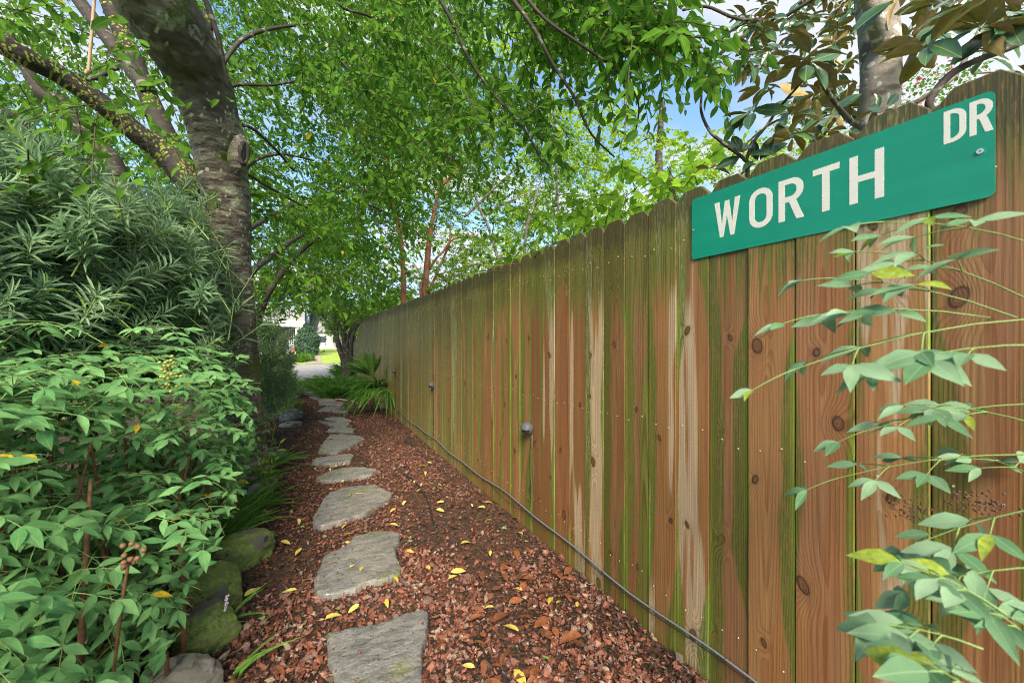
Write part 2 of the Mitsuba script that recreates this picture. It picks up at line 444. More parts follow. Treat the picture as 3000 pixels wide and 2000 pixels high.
def bark_crape(p, n, uv):
    c = mix((0.21, 0.07, 0.038), (0.33, 0.14, 0.085), fbm(p.x * 22, p.y * 22, p.z * 5, 3))
    return mix(c, (0.33, 0.25, 0.19), smoothstep(0.55, 0.66, fbm(p.x * 12, p.y * 12, p.z * 2.6 + 3, 3)) * 0.7)


princ("bark_crape", bark_crape, 0.6, 0.3)


def bark_grey(p, n, uv):
    c = mix((0.13, 0.115, 0.1), (0.26, 0.24, 0.21), fbm(p.x * 14, p.y * 14, p.z * 30, 4))
    c = mix(c, (0.06, 0.05, 0.045), smoothstep(0.6, 0.72, fbm(p.x * 8, p.y * 8, p.z * 14 + 5, 3)) * 0.8)
    return mix(c, (0.36, 0.38, 0.35), smoothstep(0.64, 0.68, fbm(p.x * 30, p.y * 30, p.z * 22, 3)))


princ("bark_grey", bark_grey, 0.75, 0.3, bark_relief, 0.006, 2e-3)
princ("twig_brown", (0.06, 0.045, 0.03), 0.7, 0.3)
princ("twig_pale", (0.34, 0.22, 0.15), 0.6, 0.3)
princ("stem_green", (0.16, 0.26, 0.08), 0.4, 0.4)
princ("cane_brown", lambda p, n, uv: mix((0.06, 0.036, 0.022), (0.17, 0.09, 0.042), fbm(p.x * 40, p.y * 40, p.z * 90, 3)), 0.7, 0.3)


def rock(p, n, uv):
    c = mix((0.12, 0.115, 0.1), (0.25, 0.235, 0.2), fbm(p.x * 20, p.y * 20, p.z * 20, 4))
    return mix(c, (0.06, 0.06, 0.055), smoothstep(0.55, 0.7, fbm(p.x * 35, p.y * 12, p.z * 35, 3)))


def rock_moss(p, n, uv):
    c = rock(p, n, uv) * 0.55
    g = mix((0.07, 0.11, 0.025), (0.18, 0.26, 0.06), fbm(p.x * 60, p.y * 60, p.z * 60, 3))
    m = smoothstep(0.3, 0.45, fbm(p.x * 9, p.y * 9, p.z * 9, 4)) * smoothstep(0.25, 0.5, fbm(p.x * 160, p.y * 160, p.z * 160, 2))
    return mix(c, g, m)


grit = lambda p, n, uv: fbm(p.x * 30, p.y * 30, p.z * 30, 4) + 0.5 * noise(p.x * 230, p.y * 230, p.z * 230)
princ("rock_plain", rock, 0.6, 0.4, grit, 0.008, 2e-3)
princ("rock_moss", rock_moss, 0.85, 0.2, grit, 0.01, 2e-3)
princ("rock_blue", lambda p, n, uv: mix((0.05, 0.06, 0.075), (0.12, 0.14, 0.16), fbm(p.x * 25, p.y * 25, p.z * 25, 4)), 0.35, 0.5, grit, 0.006, 2e-3)


def slate(p, n, uv):
    k = cell_rand(uv.x * 977.0, 5)
    c = mix((0.095, 0.098, 0.099), (0.195, 0.198, 0.196), fbm(p.x * 22 + k * 40, p.y * 44, 2.0, 5))
    c = mix(c, (0.22, 0.20, 0.16), smoothstep(0.48, 0.62, fbm(p.x * 9 + k * 60, p.y * 17, 8.0, 4)) * 0.3)
    c = mix(c, (0.085, 0.088, 0.09), smoothstep(0.52, 0.62, fbm(p.x * 14 + k * 10, p.y * 50 + 5, 4.0, 4)) * 0.6)
    c = c * (0.75 + 0.5 * noise(p.x * 260, p.y * 340, 1.0))
    c = mix(c, (0.045, 0.045, 0.04), smoothstep(0.72, 0.75, fbm(p.x * 60, p.y * 95, 1.0, 3)) * 0.8)
    g = smoothstep(0.62, 0.7, fbm(p.x * 3.3 + k * 30, p.y * 6, 5.0, 4)) * smoothstep(0.3, 0.6, noise(p.x * 140, p.y * 140, 2))
    return mix(c, (0.10, 0.12, 0.035), g * 0.8)


def slate_rough(p, n, uv):
    k = cell_rand(uv.x * 977.0, 5)
    wet = smoothstep(0.55, 0.66, fbm(p.x * 5 + k * 20, p.y * 7 + 3, 1.0, 4))
    return 0.62 - 0.42 * wet


def slate_relief(p, n, uv):
    a = fbm(p.x * 5, p.y * 11, 1.0, 4)
    st = dr.floor(a * 7) / 7
    return 0.7 * st + 0.4 * a + 0.3 * fbm(p.x * 55, p.y * 90, 2.0, 3)


princ("slate", slate, slate_rough, 0.45, slate_relief, 0.012, 1.5e-3)


def chip(p, n, uv):
    r = cell_rand(uv.x * 4001.0, 1)
    c = mix((0.085, 0.032, 0.022), (0.195, 0.074, 0.044), uv.x)
    c = dr.select(r < 0.22, mix((0.10, 0.053, 0.047), (0.19, 0.112, 0.097), uv.x), c)
    c = dr.select(r > 0.90, mix((0.09, 0.07, 0.06), (0.27, 0.2, 0.145), uv.x), c)
    c = dr.select((r > 0.80) & (r < 0.90), mi.Color3f(0.10, 0.04, 0.025), c)
    return c * (0.7 + 0.6 * fbm(p.x * 160, p.y * 160, p.z * 160, 2))


princ("gravel_red", chip, 0.5, 0.4)
princ("bark_chip", lambda p, n, uv: mix((0.014, 0.010, 0.008), (0.10, 0.048, 0.03), dr.square(uv.x)) * (0.6 + 0.8 * noise(p.x * 220, p.y * 220, p.z * 220)), 0.45, 0.4)


def soil(p, n, uv):
    c = mix((0.018, 0.013, 0.011), (0.055, 0.035, 0.025), fbm(p.x * 30, p.y * 30, 0.5, 4))
    c = mix(c, (0.10, 0.04, 0.022), smoothstep(0.5, 0.7, noise(p.x * 60, p.y * 60, 1.5)) * smoothstep(-0.5, -0.1, p.x) * dr.select(p.x < 1.4, 1.0, 0.0))
    out = dr.select((p.x > 1.5) | (p.x < -3.5) | (p.y > 15.5) | (p.y < -3), 1.0, 0.0)
    return mix(c, mix((0.09, 0.14, 0.03), (0.16, 0.22, 0.05), fbm(p.x * 2, p.y * 2, 1.0, 4)), out)


princ("soil", soil, 0.7, 0.35, lambda p, n, uv: fbm(p.x * 60, p.y * 60, 1.0, 4), 0.02, 3e-3)
princ("asphalt", lambda p, n, uv: mix((0.16, 0.16, 0.165), (0.25, 0.25, 0.25), fbm(p.x * 1.5, p.y * 1.5, 0.5, 4)) * (0.8 + 0.4 * noise(p.x * 60, p.y * 60, 0.5)), 0.7, 0.3)
princ("concrete", lambda p, n, uv: mix((0.36, 0.35, 0.33), (0.5, 0.49, 0.46), fbm(p.x * 2, p.y * 2, 0.5, 4)), 0.8, 0.3)
princ("grass", lambda p, n, uv: mix((0.11, 0.17, 0.03), (0.22, 0.3, 0.06), fbm(p.x * 1.2, p.y * 1.2, 0.5, 4)) * (0.6 + 0.8 * noise(p.x * 40, p.y * 40, 0.5)), 0.8, 0.2)
princ("dirt_track", lambda p, n, uv: mix((0.12, 0.1, 0.085), (0.24, 0.21, 0.18), fbm(p.x * 4, p.y * 4, 0.5, 4)), 0.9, 0.2)

princ("sign_green", lambda p, n, uv: mix((0.0, 0.17, 0.11), (0.003, 0.205, 0.134), fbm(p.x * 20, p.y * 3, p.z * 30, 3)), 0.38, 0.4, lambda p, n, uv: fbm(p.y * 9, p.z * 9, 1, 2), 0.002, 3e-3)
princ("sign_white", lambda p, n, uv: mix((0.49, 0.51, 0.485), (0.51, 0.53, 0.505), fbm(p.x * 20, p.y * 60, p.z * 60, 3)), 0.5, 0.4)
princ("steel", (0.55, 0.55, 0.53), 0.35, 0.5, metallic=0.8)
princ("nail_white", (0.5, 0.45, 0.36), 0.6, 0.4)
princ("lamp_grey", lambda p, n, uv: mix((0.045, 0.049, 0.06), (0.075, 0.081, 0.093), fbm(p.x * 60, p.y * 60, p.z * 60, 3)), 0.6, 0.35)
princ("lamp_inside", (0.02, 0.02, 0.022), 0.5, 0.4)
princ("cable_black", (0.018, 0.018, 0.02), 0.45, 0.4)
princ("cable_grey", (0.12, 0.14, 0.16), 0.4, 0.5)
princ("cable_pale", (0.5, 0.48, 0.5), 0.5, 0.4)
princ("leaf_yellow", lambda p, n, uv: mix((0.36, 0.27, 0.03), (0.46, 0.41, 0.13), uv.x) * (0.75 + 0.5 * noise(p.x * 150, p.y * 150, p.z * 150)), 0.5, 0.3)
princ("leaf_green_fallen", (0.16, 0.3, 0.07), 0.5, 0.3)
princ("leaf_brown", lambda p, n, uv: mix((0.07, 0.035, 0.022), (0.19, 0.07, 0.03), uv.x) * (0.7 + 0.6 * noise(p.x * 120, p.y * 120, p.z * 120)), 0.4, 0.4)
princ("berry_green", (0.19, 0.23, 0.05), 0.35, 0.5)
princ("berry_brown", (0.15, 0.08, 0.042), 0.6, 0.4)
princ("berry_dried", (0.08, 0.05, 0.035), 0.8, 0.2)
princ("flower_lilac", (0.5, 0.4, 0.55), 0.6, 0.3)
princ("flower_pink", (0.5, 0.08, 0.12), 0.6, 0.3)
princ("siding_white", (0.62, 0.63, 0.64), 0.6, 0.3)
princ("siding_blue", (0.2, 0.27, 0.42), 0.6, 0.3)
princ("trim_white", (0.78, 0.78, 0.77), 0.5, 0.4)
princ("roof_grey", lambda p, n, uv: mix((0.2, 0.2, 0.21), (0.32, 0.32, 0.33), cell_rand(p.x * 3, p.y * 3, p.z * 14)), 0.85, 0.2)
princ("brick", lambda p, n, uv: mix((0.26, 0.1, 0.06), (0.36, 0.17, 0.11), cell_rand(p.x * 5, p.y * 5, p.z * 14)), 0.85, 0.2)
princ("glass_dark", (0.05, 0.07, 0.09), 0.08, 0.6)
princ("door_brown", (0.2, 0.1, 0.05), 0.5, 0.4)


def box(x0, x1, y0, y1, z0, z1):
    m = trimesh.creation.box((x1 - x0, y1 - y0, z1 - z0))
    m.apply_translation(((x0 + x1) / 2, (y0 + y1) / 2, (z0 + z1) / 2))
    return m


def cat(*ms):
    return trimesh.util.concatenate([trimesh.Trimesh(*m, process=False) if isinstance(m, tuple) else m for m in ms])


def prism_yz(poly, x0, x1, engine="earcut"):
    """A shape of the (y, z) plane made solid from x0 to x1."""
    gs = getattr(poly, "geoms", [poly])
    ms = []
    for g in gs:
        m = trimesh.creation.extrude_polygon(g, x1 - x0, engine=engine)
        v = m.vertices
        m.vertices = np.stack([v[:, 2] + x0, v[:, 0], v[:, 1]], -1)
        ms.append(m)
    return trimesh.util.concatenate(ms)


# ------------------------------------------------------------------ the setting
def axis(parts):
    return np.unique(np.round(np.concatenate(parts), 4))


xs = axis([np.linspace(-400, -8, 14), np.linspace(-8, -1, 15), np.arange(-1, 1.45, 0.05), np.linspace(1.45, 10, 10), np.linspace(10, 400, 12)])
ys = axis([np.linspace(-60, 0.4, 12), np.arange(0.4, 6, 0.05), np.arange(6, 14, 0.15), np.linspace(14, 30, 12), np.linspace(30, 700, 20)])
gx, gy = np.meshgrid(xs, ys, indexing="ij")
amp = ((gx > -0.9) & (gx < 1.38) & (gy > 0.5) & (gy < 13)) * 1.0
gz = amp * (0.02 * (meshkit.fbm(np.stack([gx * 4, gy * 4, gx * 0], -1), 3, 3) - 0.5)) - 0.004
gi = np.arange(gx.size).reshape(gx.shape)
quads = np.stack([gi[:-1, :-1], gi[1:, :-1], gi[1:, 1:], gi[:-1, 1:]], -1).reshape(-1, 4)
scene["ground"] = mikit.ply((np.stack([gx, gy, gz], -1).reshape(-1, 3), quads), "soil", smooth=True)
labels["ground"] = {"kind": "structure", "label": "dark wet soil of the garden bed under the red gravel"}


def sheet(name, x0, x1, y0, y1, z, m, label):
    scene[name] = mikit.ply(box(x0, x1, y0, y1, z - 0.02, z), m)
    labels[name] = {"kind": "structure", "label": label}


sheet("street", -60, 60, 14.6, 24.2, 0.012, "asphalt", "pale grey asphalt street crossing beyond the garden path")
sheet("lawn", -60, 60, 24.3, 74, 0.03, "grass", "sunny mown lawn on the far side of the street")
sheet("far_street", -60, 60, 75, 84, 0.035, "concrete", "bright paved street far behind the lawn")
tr = np.linspace(24.4, 74, 40)
tx = 0.45 + 0.05 * np.sin(tr * 0.4) + (tr - 24) * 0.012
tw = 0.45 + 0.09 * np.sin(tr * 1.7)
tv = np.vstack([np.stack([tx - tw, tr, tr * 0 + 0.036], -1), np.stack([tx + tw, tr, tr * 0 + 0.036], -1)])
tq = np.stack([np.arange(39), np.arange(39) + 40, np.arange(39) + 41, np.arange(39) + 1], -1)
scene["path"] = mikit.ply((tv, tq), "dirt_track")
labels["path"] = {"kind": "structure", "label": "trodden dirt path leading across the far lawn"}

# ------------------------------------------------------------------ fence
FX = 1.32
PITCH, W0 = 0.1463, 0.387
fence = thing("wooden_fence", "weathered wooden privacy fence with green algae along the right side of the path", "fence")
nails = []
rp = np.random.default_rng(5)
K0, K1 = -5, 101
board_front = {}
for k in range(K0, K1):
    y0 = W0 + k * PITCH + rp.uniform(-0.0002, 0.0002)
    w = PITCH - rp.uniform(0.0005, 0.0011)
    h = 1.862 + rp.uniform(-0.007, 0.007)
    if k > 73:
        h = 1.86 - 0.62 * (1 - math.cos(math.pi * min(1, (k - 73) / 13))) / 2 + rp.uniform(-0.004, 0.004)
    fx = FX + rp.uniform(-0.003, 0.002)
    skew = rp.uniform(-0.0015, 0.0015)
    c = 0.036 + rp.uniform(-0.004, 0.004)
    out = np.array([(0, 0.0), (w, 0.0), (w, h - c), (w - c, h), (c, h), (0, h - c)])
    cen = np.array([w / 2, h / 2])
    inn = out + np.sign(cen - out) * 0.0022
    inn[[3, 4], 1] = h - 0.0022
    inn[[3, 4], 0] = out[[3, 4], 0] + np.array([-0.001, 0.001])
    mid = out + np.sign(cen - out) * np.array([0.0011, 0.0])
    V, UV = [], []
    for ring, xx in ((inn, fx), (mid, fx + 0.003), (out, fx + 0.017)):
        for (a, b) in ring:
            V.append((xx + skew * (a - w / 2) / w * 2, y0 + a, b - 0.03))
            UV.append((k + 20 + 0.02 + 0.96 * np.clip(a / w, 0, 1), b))
    Fc = [(0, i + 1, i) for i in range(1, 5)] + [(12, 12 + i, 13 + i) for i in range(1, 5)]
    for r0 in (0, 6):
        for i in range(6):
            j = (i + 1) % 6
            Fc += [(r0 + i, r0 + j, r0 + 6 + j), (r0 + i, r0 + 6 + j, r0 + 6 + i)]
    add(f"{fence}__picket", (np.array(V), np.array(Fc)), "wood", uv=np.array(UV))
    for zz in (1.67, 0.93, 0.25):
        if zz < h - 0.1:
            for ss in (0.25, 0.75):
                q = trimesh.creation.cylinder(0.0023, 0.003, sections=6)
                q.apply_transform(trimesh.transformations.rotation_matrix(math.pi / 2, (0, 1, 0)))
                q.apply_translation((fx - 0.0005, y0 + w * (ss + rp.uniform(-0.1, 0.1)), zz - 0.03 + rp.uniform(-0.02, 0.02)))
                nails.append(q)
add(f"{fence}__nail_heads", cat(*nails), "nail_white", kind="stuff", label="small pale nail heads in rows across the boards")
for zz in (1.64, 0.9, 0.22):
    add(f"{fence}__rail", box(FX + 0.02, FX + 0.058, -0.4, 11.0, zz - 0.045, zz + 0.045), "wood_back")
for yy in np.arange(0.2, 15, 2.4):
    add(f"{fence}__post", box(FX + 0.06, FX + 0.15, yy - 0.045, yy + 0.045, -0.05, 1.7 if yy < 10.8 else 1.12), "wood_back")

# ------------------------------------------------------------------ street sign. Its own plane: s to the reader's right (towards -y), t up
SY, SZ, SW, SH = 1.042, 1.562, 0.757, 0.2286
sign = thing("street_sign", "green street name sign with white letters screwed to the fence", "street sign")


def on_sign(poly, x0, x1):
    m = affinity.affine_transform(poly, [-1, 0, 0, 1, SY, SZ])
    return prism_yz(m, x0, x1)


plate = sbox(0.012, 0.012, SW - 0.012, SH - 0.012).buffer(0.012, quad_segs=6)
add(f"{sign}__panel", on_sign(plate, FX - 0.0065, FX - 0.004), "sign_green")


def glyph(ch, w, h, q):
    """Plain road-sign capitals of stroke q."""
    bx = lambda a, b, c, d: sbox(a, b, c, d)

    def oval(x0, y0, x1, y1, r):
        return sbox(x0 + r, y0 + r, x1 - r, y1 - r).buffer(r, quad_segs=10)
    if ch == "O":
        return oval(0, 0, w, h, w * 0.495).difference(oval(q, q * 0.95, w - q, h - q * 0.95, (w - 2 * q) * 0.49))
    if ch == "D":
        r = w * 0.62
        o = oval(-w, 0, w, h, r).intersection(bx(0, 0, w, h))
        i = oval(-w, q * 0.9, w - q, h - q * 0.9, r - q * 0.9).intersection(bx(q, 0, w, h))
        return o.difference(i)
    if ch == "T":
        return unary_union([bx(0, h - q * 0.95, w, h), bx(w / 2 - q / 2, 0, w / 2 + q / 2, h)])
    if ch == "H":
        return unary_union([bx(0, 0, q, h), bx(w - q, 0, w, h), bx(0, h * 0.5 - q * 0.45, w, h * 0.5 + q * 0.45)])
    if ch == "R":
        y0 = h * 0.44
        r = (h - y0) * 0.46
        o = oval(-w, y0, w * 0.97, h, r).intersection(bx(0, 0, w, h))
        i = oval(-w, y0 + q * 0.9, w * 0.97 - q, h - q * 0.9, r - q * 0.85).intersection(bx(q, 0, w, h))
        leg = Polygon([(w * 0.36, y0 + q * 0.6), (w * 0.36 + q * 1.12, y0 + q * 0.6), (w, 0), (w - q * 1.12, 0)])
        return unary_union([o.difference(i), bx(0, 0, q, h), leg])
    if ch == "W":
        k = q * 1.02
        return Polygon([(0, h), (k, h), (w * 0.3, h * 0.33), (w * 0.5 - k * 0.42, h * 0.98), (w * 0.5 + k * 0.42, h * 0.98), (w * 0.7, h * 0.33), (w - k, h), (w, h),
                        (w * 0.76 + k * 0.08, 0), (w * 0.66 - k * 0.12, 0), (w * 0.5, h * 0.57), (w * 0.34 + k * 0.12, 0), (w * 0.24 - k * 0.08, 0)])


for ch, ya, yb in (("W", 0.946, 0.850), ("O", 0.819, 0.744), ("R", 0.726, 0.654), ("T", 0.631, 0.566), ("H", 0.543, 0.470)):
    g = affinity.translate(glyph(ch, ya - yb, 0.127, 0.0185), SY - ya, 0.058)
    add(f"{sign}__letter", on_sign(g, FX - 0.0072, FX - 0.0064), "sign_white", label=f"white capital letter {ch}")
for ch, ya, yb in (("D", 0.3625, 0.327), ("R", 0.322, 0.287)):
    g = affinity.translate(glyph(ch, ya - yb, 0.075, 0.0105), SY - ya, 0.143)
    add(f"{sign}__letter", on_sign(g, FX - 0.0072, FX - 0.0064), "sign_white", label=f"small white capital letter {ch}")
for (s_, t_, rr) in ((0.736, 0.104, 0.0055), (0.007, 0.112, 0.004)):
    ringp = Point(s_, t_).buffer(rr, quad_segs=6)
    a = on_sign(ringp.difference(Point(s_, t_).buffer(rr * 0.35, quad_segs=2)), FX - 0.0095, FX - 0.0064)
    add(f"{sign}__screw", a, "steel")

# ------------------------------------------------------------------ stepping stones
STONES = {
    "large square grey flagstone nearest the camera": [(959, 1847), (1012, 1838), (1102, 1824), (1182, 1795), (1242, 1780), (1256, 1787), (1251, 1853), (1240, 1894), (1236, 2040), (1234, 2080), (985, 2085), (986, 2000), (977, 1969), (961, 1943)],
    "large irregular grey flagstone with a wet edge and two yellow leaves": [(923, 1737), (919, 1693), (939, 1648), (945, 1626), (1003, 1603), (1039, 1568), (1102, 1550), (1146, 1552), (1171, 1559), (1169, 1586), (1157, 1603), (1164, 1630), (1178, 1657), (1169, 1679), (1120, 1697), (1071, 1702), (1039, 1724), (986, 1735), (950, 1742)],
    "wide grey flagstone with a mossy upper left corner": [(916, 1514), (919, 1537), (950, 1539), (1012, 1519), (1071, 1503), (1097, 1483), (1120, 1472), (1142, 1456), (1151, 1443), (1129, 1432), (1102, 1418), (1084, 1418), (1008, 1427), (963, 1441), (945, 1461)],
    "pointed tan flagstone, fourth from the camera": [(925, 1398), (963, 1378), (1008, 1369), (1066, 1367), (1106, 1374), (1088, 1389), (1039, 1396), (977, 1405), (937, 1405)],
    "narrow tan flagstone, fifth from the camera": [(912, 1356), (923, 1340), (968, 1333), (1030, 1327), (1037, 1333), (1026, 1349), (968, 1357)],
    "wedge-shaped grey flagstone, sixth from the camera": [(930, 1322), (950, 1289), (1021, 1283), (1058, 1285), (1060, 1290), (1012, 1313), (986, 1325)],
    "thin flagstone strip just behind the wedge-shaped one": [(955, 1282), (968, 1272), (1000, 1270), (1058, 1276), (1065, 1281), (1040, 1284)],
    "small flagstone strip, eighth from the camera": [(957, 1261), (966, 1253), (1000, 1249), (1040, 1254), (1036, 1262)],
    "pointed flagstone shaped like a blade": [(929, 1230), (954, 1234), (1025, 1235), (1024, 1243), (1016, 1248), (980, 1248)],
    "flat flagstone with a yellow leaf, half way along the path": [(951, 1225), (974, 1220), (1005, 1221), (1030, 1230), (987, 1233)],
    "small flagstone sliver right of the path middle": [(974, 1204), (992, 1199), (1023, 1203), (1020, 1209)],
    "flagstone in front of the thin hose": [(930, 1202), (954, 1190), (1008, 1190), (1012, 1194), (980, 1201)],
    "bright wet flagstone beside the grass clump": [(932, 1183), (936, 1174), (980, 1175), (1025, 1181), (1005, 1186)],
    "flagstone just behind the bright wet one": [(929, 1169), (954, 1165), (980, 1168), (985, 1172), (934, 1173)],
    "flagstone at the left edge of the path bend": [(906, 1162), (929, 1159), (967, 1162), (929, 1168)],
    "wide flagstone left of the grass clump": [(888, 1151), (903, 1146), (951, 1151), (949, 1156), (929, 1159)],
    "flagstone between the shrub and the grass clump": [(875, 1141), (908, 1136), (918, 1141), (893, 1146)],
    "dull flagstone in the paved end of the path": [(855, 1130), (872, 1127), (908, 1128), (905, 1134), (880, 1137)],
    "flagstone second from the street": [(858, 1122), (862, 1118), (910, 1119), (905, 1126)],
    "flagstone third from the street": [(860, 1114), (880, 1111), (910, 1112), (908, 1117)],
    "flagstone nearest the street": [(868, 1108), (884, 1104), (908, 1106), (906, 1110)],
}
stone_polys = []
rs = np.random.default_rng(8)
for si, (lab, poly) in enumerate(STONES.items()):
    top = 0.03
    pg = Polygon(G(*np.array(poly, float).T, top)[:, :2]).buffer(0)
    stone_polys.append(pg)
    x0, y0, x1, y1 = pg.bounds
    step = max(0.016, (x1 - x0) / 40)
    n_edge = max(40, int(pg.length / step))
    ringp = np.array([pg.exterior.interpolate(i / n_edge, normalized=True).coords[0] for i in range(n_edge)])
    ringp += 0.007 * (meshkit.fbm(np.c_[ringp * 18, np.full(len(ringp), si * 3.0)], 3, 2)[:, None] - 0.5) * 2
    pg2 = Polygon(ringp).buffer(0)
    inner = pg2.buffer(-0.011)
    inner = max(getattr(inner, "geoms", [inner]), key=lambda g: g.area)
    ri = np.array([inner.exterior.interpolate(inner.exterior.project(Point(q))).coords[0] for q in ringp])
    import shapely
    xx, yy = np.meshgrid(np.arange(x0, x1, step), np.arange(y0, y1, step))
    pts = np.c_[xx.ravel(), yy.ravel()] + rs.uniform(-0.3, 0.3, (xx.size, 2)) * step
    pts = pts[shapely.contains_xy(inner.buffer(-step * 0.6), pts[:, 0], pts[:, 1])]
    from scipy.spatial import Delaunay
    allp = np.vstack([ri, pts])
    tri = Delaunay(allp + rs.uniform(-1e-6, 1e-6, allp.shape)).simplices
    cen = allp[tri].mean(1)
    tri = tri[shapely.contains_xy(inner.buffer(1e-4), cen[:, 0], cen[:, 1])]
    a = allp[tri]
    ar = np.cross(a[:, 1] - a[:, 0], a[:, 2] - a[:, 0])
    tri[ar < 0] = tri[ar < 0][:, ::-1]
    hz = lambda q: top + 0.012 * (meshkit.fbm(np.c_[q[:, 0] * 5, q[:, 1] * 9, np.full(len(q), si * 2.0)], 4, 6) - 0.5) + 0.004 * np.floor(4 * meshkit.fbm(np.c_[q * 6, np.full(len(q), si)], 3, 9)) / 4
    tv = np.c_[allp, hz(allp)]
    ne = len(ringp)
    edge_top = np.c_[ringp, hz(ringp) - 0.009]
    edge_low = np.c_[ringp + (ringp - ri) * 0.2, np.full(ne, -0.03)]
    V = np.vstack([tv, edge_top, edge_low])
    o1, o2 = len(allp), len(allp) + ne
    i = np.arange(ne)
    j = (i + 1) % ne
    ccw = Polygon(ringp).exterior.is_ccw
    qd = np.vstack([np.stack([i, o1 + i, o1 + j], -1), np.stack([i, o1 + j, j], -1), np.stack([o1 + i, o2 + i, o2 + j], -1), np.stack([o1 + i, o2 + j, o1 + j], -1)])
    if not ccw:
        qd = qd[:, ::-1]
    k = thing("stepping_stone", lab, "stepping stone", "flagstones laid along the path")
    m = (V, np.vstack([tri, qd]))
    scene[k] = mikit.ply(m, "slate", smooth=True, uv=np.tile([[(si * 0.137) % 1, 0.5]], (len(V), 1)))
ALLST = unary_union(stone_polys)

# ------------------------------------------------------------------ gravel and bark mulch
def chips(n, xy, size, flat, r, z0=0.0, slim=1.0, tilt=0.5):
    """Angular fragments: octahedra with their corners pushed about. -> vertices, faces, uv"""
    base = np.array([(1, 0, 0), (0, 1, 0), (-1, 0, 0), (0, -1, 0), (0.3, 0.2, 1), (0, 0, -1), (-0.45, 0.3, 0.9)], float)
    hull = trimesh.convex.convex_hull(base + 0)
    # the hull's faces over the same seven corners
    tri = hull.faces
    order = [int(np.argmin(np.linalg.norm(base - q, axis=1))) for q in hull.vertices]
    f = np.array(order)[tri]
    v = base[None] * (1 + r.uniform(-0.38, 0.38, (n, 7, 3)))
    v = v * (size[:, None, None] * np.stack([r.uniform(0.75, 1.25, n), r.uniform(0.55, 0.95, n) * slim, flat * r.uniform(0.7, 1.3, n)], -1)[:, None])
    a, b, c = r.uniform(0, 2 * np.pi, n), r.normal(0, tilt, n), r.normal(0, tilt, n)
    Rz = np.zeros((n, 3, 3)); Rz[:, 0, 0] = np.cos(a); Rz[:, 0, 1] = -np.sin(a); Rz[:, 1, 0] = np.sin(a); Rz[:, 1, 1] = np.cos(a); Rz[:, 2, 2] = 1
    Rx = np.zeros((n, 3, 3)); Rx[:, 0, 0] = 1; Rx[:, 1, 1] = np.cos(b); Rx[:, 1, 2] = -np.sin(b); Rx[:, 2, 1] = np.sin(b); Rx[:, 2, 2] = np.cos(b)
    Ry = np.zeros((n, 3, 3)); Ry[:, 1, 1] = 1; Ry[:, 0, 0] = np.cos(c); Ry[:, 0, 2] = np.sin(c); Ry[:, 2, 0] = -np.sin(c); Ry[:, 2, 2] = np.cos(c)
    v = np.einsum("nij,njk,nkl,nml->nmi", Rz, Rx, Ry, v)
    z = z0 + r.uniform(0.001, 0.013, n)
    v = v + np.c_[xy, z][:, None]
    uv = np.stack([np.repeat(r.uniform(0, 1, n)[:, None], 7, 1), np.full((n, 7), 0.5)], -1)
    fa = (f[None] + (np.arange(n) * 7)[:, None, None]).reshape(-1, 3)
    return v.reshape(-1, 3), fa, uv.reshape(-1, 2)


import shapely
rg = np.random.default_rng(21)


def bed_points(n, dens):
    out = np.zeros((0, 2))
    while len(out) < n:
        y = 0.75 + 12.3 * rg.uniform(0, 1, 4 * n) ** 1.9
        x = rg.uniform(-0.62, 1.31, 4 * n)
        m = rg.uniform(0, 1, 4 * n) < dens(x, y)
        m &= ~shapely.contains_xy(ALLST.buffer(-0.004), x, y)
        out = np.vstack([out, np.c_[x, y][m]])
    return out[:n]


def red_density(x, y):
    patch = meshkit.fbm(np.stack([x * 2.3, y * 1.6, x * 0], -1), 3, 12)
    d = np.clip((patch - 0.33) * 5.5, 0.2, 1.15)
    d = d * np.clip((x + 0.42) / 0.32, 0.10, 1)
    d = d * np.where(x > 1.12, 0.55 + 0.3 * (y < 1.6), 1)
    return d


xy = bed_points(27000, red_density)
size = np.clip(rg.lognormal(math.log(0.0076), 0.45, len(xy)), 0.003, 0.021) * (1 + 0.25 * (xy[:, 1] < 2.4))
v_, f_, uv_ = chips(len(xy), xy, size, 0.5, rg)
sx_, sy0, sx1, sy1 = ALLST.bounds
on_st = np.zeros((0, 2))
while len(on_st) < 70:
    q = np.c_[rg.uniform(sx_, sx1, 400), rg.uniform(sy0, 5.0, 400)]
    on_st = np.vstack([on_st, q[shapely.contains_xy(ALLST.buffer(-0.01), q[:, 0], q[:, 1])]])
w_, g_, uw_ = chips(70, on_st[:70], np.clip(rg.lognormal(math.log(0.006), 0.4, 70), 0.003, 0.013), 0.5, rg, z0=0.03)
v_, f_, uv_ = np.vstack([v_, w_]), np.vstack([f_, g_ + len(v_)]), np.vstack([uv_, uw_])
scene["red_gravel"] = mikit.ply((v_, f_), "gravel_red", uv=uv_)
labels["red_gravel"] = {"kind": "stuff", "label": "red and mauve crushed stone gravel covering the path", "category": "gravel"}
xy = bed_points(46000, lambda x, y: 0.5 + 0.5 * (x < 0.1) + 0.4 * (x > 1.0))
v_, f_, uv_ = chips(len(xy), xy, np.clip(rg.lognormal(math.log(0.0075), 0.5, len(xy)), 0.003, 0.028), 0.22, rg, slim=0.45, tilt=0.35)
scene["bark_mulch"] = mikit.ply((v_, f_), "bark_chip", uv=uv_)
labels["bark_mulch"] = {"kind": "stuff", "label": "dark brown wet bark mulch between the red gravel", "category": "mulch"}


